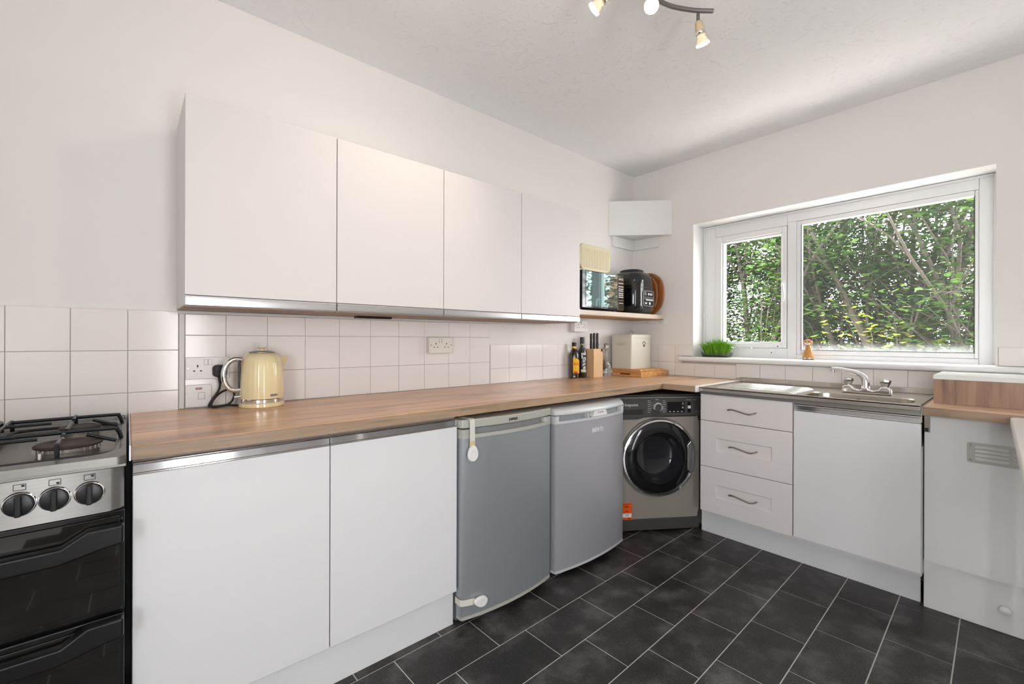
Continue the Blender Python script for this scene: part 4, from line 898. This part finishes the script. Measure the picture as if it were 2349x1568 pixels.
# boards and bin
t = thing('chopping_board', 'thick end-grain wooden chopping board under the food bin', 'chopping board', (.21, .21, ZT))
part(t, 'board', bx(.016, .402, .062, .337, ZT, ZT+.0385), BAMB, bevel=.003)
b = B(); prism(b, rrect(.155, .245, ZT+.012, ZT+.027, .007, 5), 'yz', .4016, .4026); part(t, 'hand_slot', b, mat('slot_shadow_wood', srgb(120, 72, 36), .6))
single('chopping_board', bx(.06, .375, .045, .312, ZT+.0388, ZT+.0545), BAMB, 'thin bamboo chopping board stacked on the thick board', 'chopping board', (.21, .17, ZT+.0388), bevel=.002)
ZBN = ZT+.0548
t = thing('food_bin', 'cream enamel food bin with a paw print on the boards', 'storage tin', (.225, .135, ZBN))
def rb(h0, z, r=.012): return [(p[0], p[1], z) for p in rrect(.092-h0, .358+h0, .042-h0, .226+h0, r, 5)]
part(t, 'body', loft(B(), [rb(0, ZBN+.0003), rb(0, ZBN+.236)]), BINC, sharp=50)
ld = part(t, 'lid', loft(B(), [rb(.0025, ZBN+.2365), rb(.0025, ZBN+.258), rb(-.002, ZBN+.262)]), BINC, sharp=50)
part(ld, 'handle', tube(B(), [(.225, .134+.026*math.cos(a), ZBN+.262+.026*math.sin(a)) for a in [PI*k/12 for k in range(13)]], .0045, 8), GREYV)
b = B(); hm = smooth_path([(.3585, .105, ZBN+.190), (.372, .108, ZBN+.190), (.374, .135, ZBN+.190), (.372, .162, ZBN+.190), (.3585, .165, ZBN+.190)], 4); tube(b, hm, .009, 8, flat=.7); part(t, 'side_handle', b, BINC)
b = B(); yb = .2262
def disc(bm, x, z, rx, rz): prism(bm, [(x+rx*math.cos(a), z+rz*math.sin(a)) for a in [2*PI*k/14 for k in range(14)]], 'xz', yb, yb+.0006)
disc(b, .190, ZBN+.176, .014, .012)
for dx, dz in ((-.018, .013), (-.007, .023), (.007, .023), (.018, .013)): disc(b, .190+dx, ZBN+.180+dz, .0052, .007)
part(t, 'paw_print', b, mat('grey_print', srgb(96, 96, 96), .5))

# kettle
ck = (2.806, .105); t = thing('kettle', 'cream ribbed jug kettle with chrome handle on the worktop', 'kettle', (*ck, ZT))
part(t, 'power_base', lathe(B(), [(.080, ZT), (.083, ZT+.004), (.082, ZT+.015), (.079, ZT+.018)], (*ck, 0), 'z', 48), CREAM)
part(t, 'base_band', lathe(B(), [(.0795, ZT+.0185), (.0815, ZT+.020), (.0812, ZT+.032), (.0795, ZT+.034)], (*ck, 0), 'z', 48), CHROME)
def flute(r, h, a): return r*(1+(.010*(abs(math.sin(a*14))-.5) if .05 < h-ZT < .185 else 0))
kp = [(.0795, .0345), (.0798, .05), (.0795, .07), (.0788, .10), (.0772, .13), (.0748, .16), (.0715, .18), (.068, .195), (.062, .207), (.054, .2145), (.048, .2165)]
part(t, 'body', lathe(B(), [(r, ZT+z) for r, z in kp], (*ck, 0), 'z', 112, rfun=flute), CREAM, sharp=60)
ld = part(t, 'lid', lathe(B(), [(.0475, ZT+.2168), (.047, ZT+.220), (.03, ZT+.2235), (.008, ZT+.2245)], (*ck, 0), 'z', 40), STEEL); part(ld, 'lid_knob', lathe(B(), [(.008, ZT+.2245), (.0085, ZT+.232), (.016, ZT+.238), (.0155, ZT+.242), (.002, ZT+.2425)], (*ck, 0), 'z', 24), CREAM)
b = B(); sp0 = [(ck[0]-.058, ck[1]+.0+.030, ZT+.150), (ck[0]-.058, ck[1]-.030, ZT+.150), (ck[0]-.060, ck[1], ZT+.135)]
# spout: a wedge on the side away from the handle
A_ = [(-.048, .045, .200), (-.048, -.045, .200), (-.070, 0, .118)]; C_ = [(-.096, .006, .203), (-.096, -.006, .203), (-.0955, 0, .196)]
loft(b, [[(ck[0]+p[0], ck[1]+p[1], ZT+p[2]) for p in A_], [(ck[0]+p[0], ck[1]+p[1], ZT+p[2]) for p in C_]]); part(t, 'spout', b, CREAM)
hp = smooth_path([(ck[0]+.072, ck[1], ZT+.190), (ck[0]+.098, ck[1], ZT+.192), (ck[0]+.120, ck[1], ZT+.176), (ck[0]+.132, ck[1], ZT+.145), (ck[0]+.131, ck[1], ZT+.112), (ck[0]+.120, ck[1], ZT+.084), (ck[0]+.100, ck[1], ZT+.070), (ck[0]+.077, ck[1], ZT+.072)], 5)
hn = part(t, 'handle', tube(B(), hp, .0095, 14), CHROME)
part(t, 'handle_back', bx(ck[0]+.0765, ck[0]+.0835, ck[1]-.011, ck[1]+.011, ZT+.076, ZT+.184), BLK, bevel=.002)
part(t, 'switch', tube(B(), [(ck[0]+.078, ck[1]+.02, ZT+.046), (ck[0]+.100, ck[1]+.02, ZT+.045)], .0055, 10), CHROME)
def on_kettle(a, r, z): return Vector((ck[0]+r*math.cos(a), ck[1]+r*math.sin(a), ZT+z))
ba = math.radians(110); nn = Vector((math.cos(ba), math.sin(ba), 0)); ee = Vector((-math.sin(ba), math.cos(ba), 0))
b = B(); pb = rrect(-.017, .017, -.0055, .0055, .0054, 5); loft(b, [[tuple(on_kettle(ba, .0785, .049)+ee*p[0]+Vector((0,0,p[1]))) for p in pb], [tuple(on_kettle(ba, .0812, .049)+ee*p[0]+Vector((0,0,p[1]))) for p in pb]]); bd = part(t, 'badge', b, CHROME)
part(bd, 'badge_word', text_bm('Breville', .0078, tuple(on_kettle(ba, .0814, .049)), tuple(ee), extrude=.0003), INK)

# sockets, plug, cord
def socket(label, x0, x1, z0, z1, depth, m, two=True, loc_group='double wall sockets'):
    t = thing('wall_socket', label, 'socket', ((x0+x1)/2, 0, (z0+z1)/2)); y0 = .0064
    if depth: part(t, 'back_box', bx(x0+.002, x1-.002, .0062, depth, z0+.002, z1-.002), m, bevel=.002); y0 = depth+.0003
    part(t, 'face_plate', bx(x0, x1, y0, y0+.010, z0, z1), m, bevel=.003, seg=3); f = y0+.0101; xm = (x0+x1)/2; zm = (z0+z1)/2
    for s in (-1, 1):
        px = xm+s*.034; b = B(); box(b, px-.0022, px+.0022, f, f+.0004, zm+.004, zm+.013); box(b, px-.0145, px-.0075, f, f+.0004, zm-.0125, zm-.0085); box(b, px+.0075, px+.0145, f, f+.0004, zm-.0125, zm-.0085); part(t, 'pin_holes', b, DARK)
        rk = part(t, 'rocker_switch', bx(xm+s*.0075-.0055, xm+s*.0075+.0055, f, f+.0035, zm+.013, zm+.034), m, bevel=.001)
        part(rk, 'rocker_outline', bx(xm+s*.0075-.0065, xm+s*.0075+.0065, f-.0001, f+.0003, zm+.012, zm+.035), GROUT)
        part(t, 'screw', lathe(B(), [(.0035, 0), (.0034, .0012), (.001, .0013)], (xm+s*.064, f, zm+.001), 'y', 14), PEWTER)
    return t
socket('white double socket with a black plug, behind the kettle', 2.906, 3.052, 1.031, 1.118, 0, PLASW)
socket('ivory surface double socket on the tiles under the wall cabinets', 1.838, 1.990, 1.116, 1.202, .034, PLASW2)
socket('white surface double socket on the wall below the microwave shelf', .652, .802, 1.250, 1.335, .036, PLASW)
t = thing('cooker_switch', 'white fused switch with a red light under the kettle socket', 'switch', (3.009, 0, .966))
part(t, 'face_plate', prism(B(), rrect(2.967, 3.052, .9225, 1.0095, .006, 4), 'xz', .0064, .0160), PLASW, bevel=.0025)
part(t, 'neon', bx(2.999, 3.020, .0161, .0172, .990, .9985), RED); part(t, 'fuse_carrier', bx(3.014, 3.034, .0161, .0168, .952, .977), PLASW, bevel=.0004)
rk = part(t, 'rocker_switch', bx(2.990, 3.010, .0161, .0190, .953, .978), PLASW, bevel=.001); part(rk, 'rocker_outline', bx(2.9885, 3.0115, .0160, .0164, .9515, .9795), GROUT)
for x in (2.9755, 3.0435): part(t, 'screw', lathe(B(), [(.0033, 0), (.0032, .0012), (.001, .0013)], (x, .0161, .964), 'y', 14), PEWTER)
t = thing('power_plug', 'black mains plug and twisted cord of the kettle', 'plug', (2.94, .04, 1.06))
b = B(); px = 2.941; pl = rrect(px-.024, px+.024, 1.038, 1.086, .014, 6); loft(b, [[(p[0], .0172, p[1]) for p in pl], [(p[0], .040, p[1]) for p in pl], [((p[0]-px)*.82+px, .050, (p[1]-1.062)*.82+1.062) for p in pl]]); part(t, 'plug_body', b, RUBBER, bevel=.002)
part(t, 'strain_relief', cyl(B(), (px, .030, 1.0375), (px-.001, .031, 1.010), .0075, .0050, 14), RUBBER)
cr = smooth_path([(px-.001, .031, 1.0095), (px+.004, .032, .985), (px+.022, .034, .955), (px+.036, .037, .930), (px+.034, .045, .9235), (px+.0, .050, .9235), (px-.030, .046, .929), (px-.045, .042, .950), (px-.047, .038, .972), (px-.030, .034, .985), (px-.005, .036, .977), (px+.020, .046, .955), (px+.033, .056, .929), (px+.024, .066, .9230), (px-.02, .068, .926), (px-.045, .066, .9235), (px-.058, .070, .9230)], 7)
part(t, 'cord', tube(B(), cr, .0042, 8), RUBBER)

# cat grass and cat figure on the sill
t = thing('cat_grass', 'tray of fresh green cat grass on the window sill', 'plant', (-.075, .672, 1.067)); ZG = 1.0672
cg = (-.072, .672); ol = lambda hx, hy, z: [(cg[0]+p[0], cg[1]+p[1], z) for p in rrect(-hx, hx, -hy, hy, .018, 4)]
part(t, 'tray', loft(B(), [ol(.056, .088, ZG), ol(.064, .098, ZG+.034), ol(.0625, .0965, ZG+.034), ol(.0545, .0865, ZG+.002)]), CLEARP)
part(t, 'soil', loft(B(), [ol(.053, .085, ZG+.003), ol(.057, .089, ZG+.016)]), SOIL)
nbl = 1300; V = []; Fc = []
for k in range(nbl):
    a = rng.uniform(0, 2*PI); rr = math.sqrt(rng.uniform(0, 1)); bx_, by_ = cg[0]+.050*rr*math.cos(a), cg[1]+.080*rr*math.sin(a); ln = rng.uniform(.085, .165)*(1-.22*rr); an = rng.uniform(0, PI); wv = np.array((math.cos(an), math.sin(an), 0))*rng.uniform(.0012, .002)
    lean = np.array((math.cos(a)*rr*.45, math.sin(a)*rr*.62, 0))*ln + np.array((*rng.normal(0, .012, 2), 0)); p0 = np.array((bx_, by_, ZG+.014)); p1 = p0+lean*.35+np.array((0, 0, ln*.6)); p2 = p0+lean+np.array((0, 0, ln*(.93-.25*rr)))
    if p2[0] < -.166: p2[0] = -.166
    i = len(V); V += [p0-wv, p0+wv, p1+wv, p1-wv, p2]; Fc += [(i, i+1, i+2, i+3), (i+3, i+2, i+4)]
me = bpy.data.meshes.new('grass_blades'); me.from_pydata([tuple(v) for v in V], [], Fc); me.materials.append(GRASS); o = bpy.data.objects.new('grass_blades', me); COL.objects.link(o); o.parent = t; o.matrix_parent_inverse = Matrix.Identity(4); me.transform(INV[t.name]); o['kind'] = 'stuff'
cc = (-.085, 1.252); t = thing('cat_figurine', 'small carved wooden cat figure sitting on the window sill', 'figurine', (*cc, 1.067))
zc0 = 1.0672
def el(z, rx, ry, dx=0): return [(cc[0]+dx+rx*math.cos(a), cc[1]+ry*math.sin(a), zc0+z) for a in [2*PI*k/20 for k in range(20)]]
b = B(); loft(b, [el(.004, .026, .030), el(.02, .027, .031), el(.045, .023, .026), el(.07, .017, .0185, .002), el(.088, .0125, .0135, .004), el(.094, .0115, .0125, .005)])
hc = Vector((cc[0]+.008, cc[1], zc0+.112)); ls = []
for k in range(1, 10):
    th = PI*k/10; ls.append([(hc.x+.019*math.sin(th)*math.cos(a), hc.y+.026*math.sin(th)*math.sin(a), hc.z-.021*math.cos(th)) for a in [2*PI*j/20 for j in range(20)]])
loft(b, ls); bd = part(t, 'body', b, CATW, sharp=60)
for s in (-1, 1):
    part(t, 'ear', cyl(B(), (hc.x-.002, hc.y+s*.0155, hc.z+.012), (hc.x-.002, hc.y+s*.021, hc.z+.036), .0085, .001, 12), CATB)
    part(t, 'paw', loft(B(), [[(cc[0]+.022+.010*r_*math.cos(a), cc[1]+s*.011+.0085*r_*math.sin(a), zc0+z) for a in [2*PI*j/14 for j in range(14)]] for z, r_ in ((.0042, .9), (.008, 1.), (.013, .8), (.016, .3))]), CATF)
    part(t, 'eye', cyl(B(), (hc.x+.0155, hc.y+s*.0095, hc.z+.003), (hc.x+.0185, hc.y+s*.0095, hc.z+.003), .0042, .0035, 12), CATB)
b = B(); ls = []
for k in range(1, 8):
    th = PI*k/8; ls.append([(hc.x+.010+.0125*math.sin(th)*math.cos(a), hc.y+.017*math.sin(th)*math.sin(a), hc.z-.006-.0125*math.cos(th)) for a in [2*PI*j/16 for j in range(16)]])
part(t, 'muzzle', loft(b, ls), CATF); part(t, 'base', loft(B(), [el(.0, .028, .032), el(.0038, .028, .032)]), CATB)

# ------------------------------------------------------------------ ceiling spotlight bar
t = thing('ceiling_spotlight', 'brushed steel curved spotlight bar with four lit lamps on the ceiling', 'light', (1.86, 1.2, H))
ZL = 2.50
barp = smooth_path([(1.468, 1.338, ZL), (1.515, 1.300, ZL), (1.561, 1.270, ZL), (1.614, 1.243, ZL), (1.677, 1.225, ZL), (1.76, 1.212, ZL), (1.86, 1.200, ZL), (1.96, 1.188, ZL), (2.05, 1.172, ZL), (2.13, 1.140, ZL), (2.21, 1.085, ZL), (2.25, 1.05, ZL)], 4)
part(t, 'bar', tube(B(), barp, .0085, 12), STEEL)
part(t, 'ceiling_plate', lathe(B(), [(.055, H-.0006), (.055, H-.018), (.048, H-.022), (.012, H-.023), (.010, ZL)], (1.86, 1.2, 0), 'z', 36), STEEL)
def spot(base, tip, energy, lit=True, cone=70, blend=.9):
    base, tip = Vector(base), Vector(tip); d = (tip-base).normalized(); top = Vector((base.x, base.y, ZL-.008))
    st = part(t, 'stem', cyl(B(), tuple(top), tuple(base), .0065, seg=12), STEEL)
    u, v = frame(d)
    def ax(prof, seg=24, caps=True):
        b = B(); rs = [[b.verts.new(base + d*h + (u*math.cos(2*PI*k/seg)+v*math.sin(2*PI*k/seg))*r) for k in range(seg)] for r, h in prof]
        for p, q in zip(rs, rs[1:]): bridge(b, p, q)
        if caps: b.faces.new(rs[0][::-1]); b.faces.new(rs[-1])
        return b
    h = part(t, 'lamp_holder', ax([(.008, -.002), (.013, .004), (.0175, .034), (.0175, .052)], 20), CERA)
    part(h, 'clip_ring', ax([(.0185, .034), (.0195, .036), (.0195, .043), (.0185, .045)], 20, False), CHROME)
    bl = part(t, 'bulb', ax([(.0145, .0525), (.016, .060), (.0235, .078), (.0255, .081)], 28, False), BULBG)
    part(bl, 'bulb_face', ax([(.0254, .0812), (.0252, .0875), (.018, .0895), (.002, .090)], 28), BULB)
    ld = bpy.data.lights.new('spot_lamp', 'SPOT'); ld.energy = energy; ld.color = (1, .80, .62); ld.spot_size = math.radians(cone); ld.spot_blend = blend; ld.shadow_soft_size = .025
    lo = bpy.data.objects.new('spot_lamp', ld); COL.objects.link(lo); lo.location = base + d*.098; lo.rotation_euler = d.to_track_quat('-Z', 'Y').to_euler()
spot((1.508, 1.297, 2.462), (1.46, 1.30, 2.36), 2.3, cone=150)
spot((1.725, 1.219, 2.436), (1.802, 1.269, 2.397), 2.3, cone=150)
spot((1.890, 1.160, 2.470), (2.013, .908, 2.245), 5.5, cone=75, blend=1)
spot((2.20, 1.20, 2.455), (2.70, .62, 2.22), 2.3, cone=150)

# ------------------------------------------------------------------ garden beyond the window
struct('ground', bx(-9, -1.95, -6, 8, -.2, -.1), LAWN)
struct('path', bx(-1.95, -.28, -6, 8, -.2, -.095), mat('bounce_paving', (.74, .69, .70, 1), .8, var=.1, vscale=5))  # unseen paving, added to bounce sunlight through the window onto the ceiling
def tree(name, label, base, hgt, lean, r0, nleaf, lm, seed, spread=.75, group='trees of the hedge outside the window'):
    R = np.random.default_rng(seed); t = thing(name, label, 'tree', (base[0], base[1], -.1), group=group)
    b = B(); tips = []
    def limb(p, d, ln, r, depth):
        pts = [p]; n = 5; q = p.copy(); dd = d.copy()
        for k in range(n):
            dd = (dd + Vector(R.normal(0, .10, 3))).normalized(); q = q+dd*(ln/n); pts.append(q.copy())
            if depth >= 1: tips.append((q.copy(), dd.copy()))
        tube(b, pts, [r*(1-.7*k/n) for k in range(n+1)], 6)
        if depth < 2:
            for k in range(8 if depth == 0 else 3):
                i = R.integers(1, n+1); a = R.uniform(0, 2*PI)
                nd = (dd*(1.1 if depth == 0 else .45) + Vector((math.cos(a), math.sin(a), R.uniform(-.2, .25)))*(.55 if depth == 0 else .75)).normalized()
                limb(pts[i], nd, ln*(R.uniform(.22, .42) if depth == 0 else R.uniform(.35, .6)), r*(.36 if depth == 0 else .3), depth+1)
    for s in range(3): limb(Vector((base[0]+R.uniform(-.1, .1), base[1]+R.uniform(-.15, .15), -.1)), Vector((lean[0]*.5, lean[1]+R.uniform(-.12, .12), 1)).normalized(), hgt*R.uniform(.85, 1), r0*(1 if s == 0 else .6), 0)
    part(t, 'trunk', b, BARK, recalc=False)
    T_ = np.array([tuple(p[0]) for p in tips]); nleaf = int(nleaf*3.4); idx = R.integers(0, len(T_), nleaf); zz = T_[idx, 2]
    P = T_[idx] + R.normal(0, 1, (nleaf, 3))*np.array((.16, .16, .055))*spread
    keep = (P[:, 2] > .35) & (P[:, 0] < -.55); P = P[keep]; n = len(P)
    a = R.uniform(0, 2*PI, n); tl = R.uniform(-.5, .35, n); s = R.uniform(.022, .040, n)
    ex = np.stack([np.cos(a)*np.cos(tl), np.sin(a)*np.cos(tl), np.sin(tl)], 1); ey = np.stack([-np.sin(a), np.cos(a), R.uniform(-.35, .35, n)], 1); ez = np.cross(ex, ey)
    # five-lobed leaf blade with a fold
    sh = [(0, 0, 0), (.25, .45, .10), (.55, .85, .02), (.85, .42, .08), (1.45, 0, -.06), (.85, -.42, .08), (.55, -.85, .02), (.25, -.45, .10)]
    V = np.concatenate([P[:, None, :] + s[:, None, None]*(np.array(sh)[None, :, 0:1]*ex[:, None, :]+np.array(sh)[None, :, 1:2]*ey[:, None, :]+np.array(sh)[None, :, 2:3]*ez[:, None, :])], 1).reshape(-1, 3)
    base_i = np.arange(n)[:, None]*8
    F = np.concatenate([base_i+np.array([[0, 1, 2, 3]]), base_i+np.array([[0, 3, 4, 5]]), base_i+np.array([[0, 5, 6, 7]])], 0)
    me = bpy.data.meshes.new('foliage'); me.vertices.add(len(V)); me.vertices.foreach_set('co', (V-np.array((base[0], base[1], -.1))).astype(np.float32).ravel())
    me.loops.add(F.size); me.loops.foreach_set('vertex_index', F.astype(np.int32).ravel()); me.polygons.add(len(F)); me.polygons.foreach_set('loop_start', np.arange(0, F.size, 4, dtype=np.int32)); me.polygons.foreach_set('loop_total', np.full(len(F), 4, dtype=np.int32)); me.update(calc_edges=True); me.materials.append(lm)
    o = bpy.data.objects.new('foliage', me); COL.objects.link(o); o.parent = t; o['kind'] = 'stuff'
TL = 'leafy green tree with slim stems in the hedge outside the window'; TL2 = 'dark green tree at the back of the hedge outside the window'
k = 0
for (x, y, lx, ly, r0, nl, lm, lab) in (
    (-1.35, .25, 0, .10, .035, 1500, LEAF, 'slim maple nearest the opening casement outside the window'), (-1.55, .95, 0, -.06, .04, 1500, LEAF, TL), (-1.45, 1.55, 0, .18, .05, 1500, LEAF, TL), (-1.6, 2.15, 0, -.05, .04, 1600, LEAF, TL),
    (-2.1, -.35, 0, .05, .05, 1800, LEAF, TL), (-2.3, .45, 0, .12, .06, 1800, LEAF, TL), (-2.2, 1.15, 0, .22, .07, 1800, LEAF, TL), (-2.4, 1.75, 0, .12, .06, 1800, LEAF, TL),
    (-3.0, -.9, 0, .0, .05, 2200, LEAF2, TL2), (-3.2, -.1, 0, .1, .05, 2200, LEAF2, TL2), (-3.1, .7, 0, .1, .06, 2200, LEAF2, TL2), (-3.3, 1.35, 0, .1, .06, 2200, LEAF2, TL2), (-3.7, 2.2, 0, 0, .06, 2200, LEAF2, TL2), (-3.9, -1.7, 0, 0, .06, 2200, LEAF2, TL2), (-4.0, .2, 0, .05, .06, 2200, LEAF2, TL2), (-4.6, -.9, 0, 0, .05, 3000, LEAF2, TL2), (-4.7, 1.0, 0, 0, .05, 3000, LEAF2, TL2), (-5.0, -2.6, 0, 0, .05, 3000, LEAF2, TL2), (-5.2, 2.6, 0, 0, .05, 2500, LEAF2, TL2), (-2.6, -1.3, 0, .05, .05, 2400, LEAF, TL), (-3.6, -2.4, 0, .05, .05, 3000, LEAF2, TL2), (-1.75, -.30, 0, .08, .04, 1700, LEAF, TL), (-4.4, -3.3, 0, 0, .05, 3000, LEAF2, TL2)):
    k += 1; tree('hedge_tree', lab, (x-.45, y), 2.9 if x > -2 else 3.6, (lx, ly), r0, nl, lm, 100+k, .9)
for k, (x, y) in enumerate(((-3.4, -1.5), (-3.9, -2.9), (-4.8, -1.7), (-4.6, .1), (-4.3, 1.4), (-5.6, -3.9), (-3.3, -.2))):
    tree('shrub', 'low dark green shrub growing between the hedge stems', (x, y), 2.0, (0, 0), .022, 1500, LEAF2, 400+k, 1.0, 'shrubs under the hedge')
tree('shrub', 'bright yellow green maple sprout low in front of the hedge', (-1.35, 1.62), 1.30, (0, 0), .012, 110, LEAFY, 300, .6, None)
gw = tag(thing('brick_wall', 'red brick garden wall glimpsed at the edge of the window view', 'wall', (-3.2, 2.5, -.1)))
part(gw, 'mortar', bx(-3.40, -3.205, 1.86, 3.2, -.1, 2.3), MORTAR)
bk = None
for r in range(20):
    z = .8+.075*r
    for c in range(6):
        y = 1.865+.225*c+(0 if r % 2 else .1125)
        if bk is None:
            bk = mesh_obj('brick', bx(0, .012, 0, .215, 0, .065), BRICK); o = bk
        else: o = bk.copy(); COL.objects.link(o)
        o.parent = gw; o.location = (-3.205+3.2, y-2.5, z+.1)
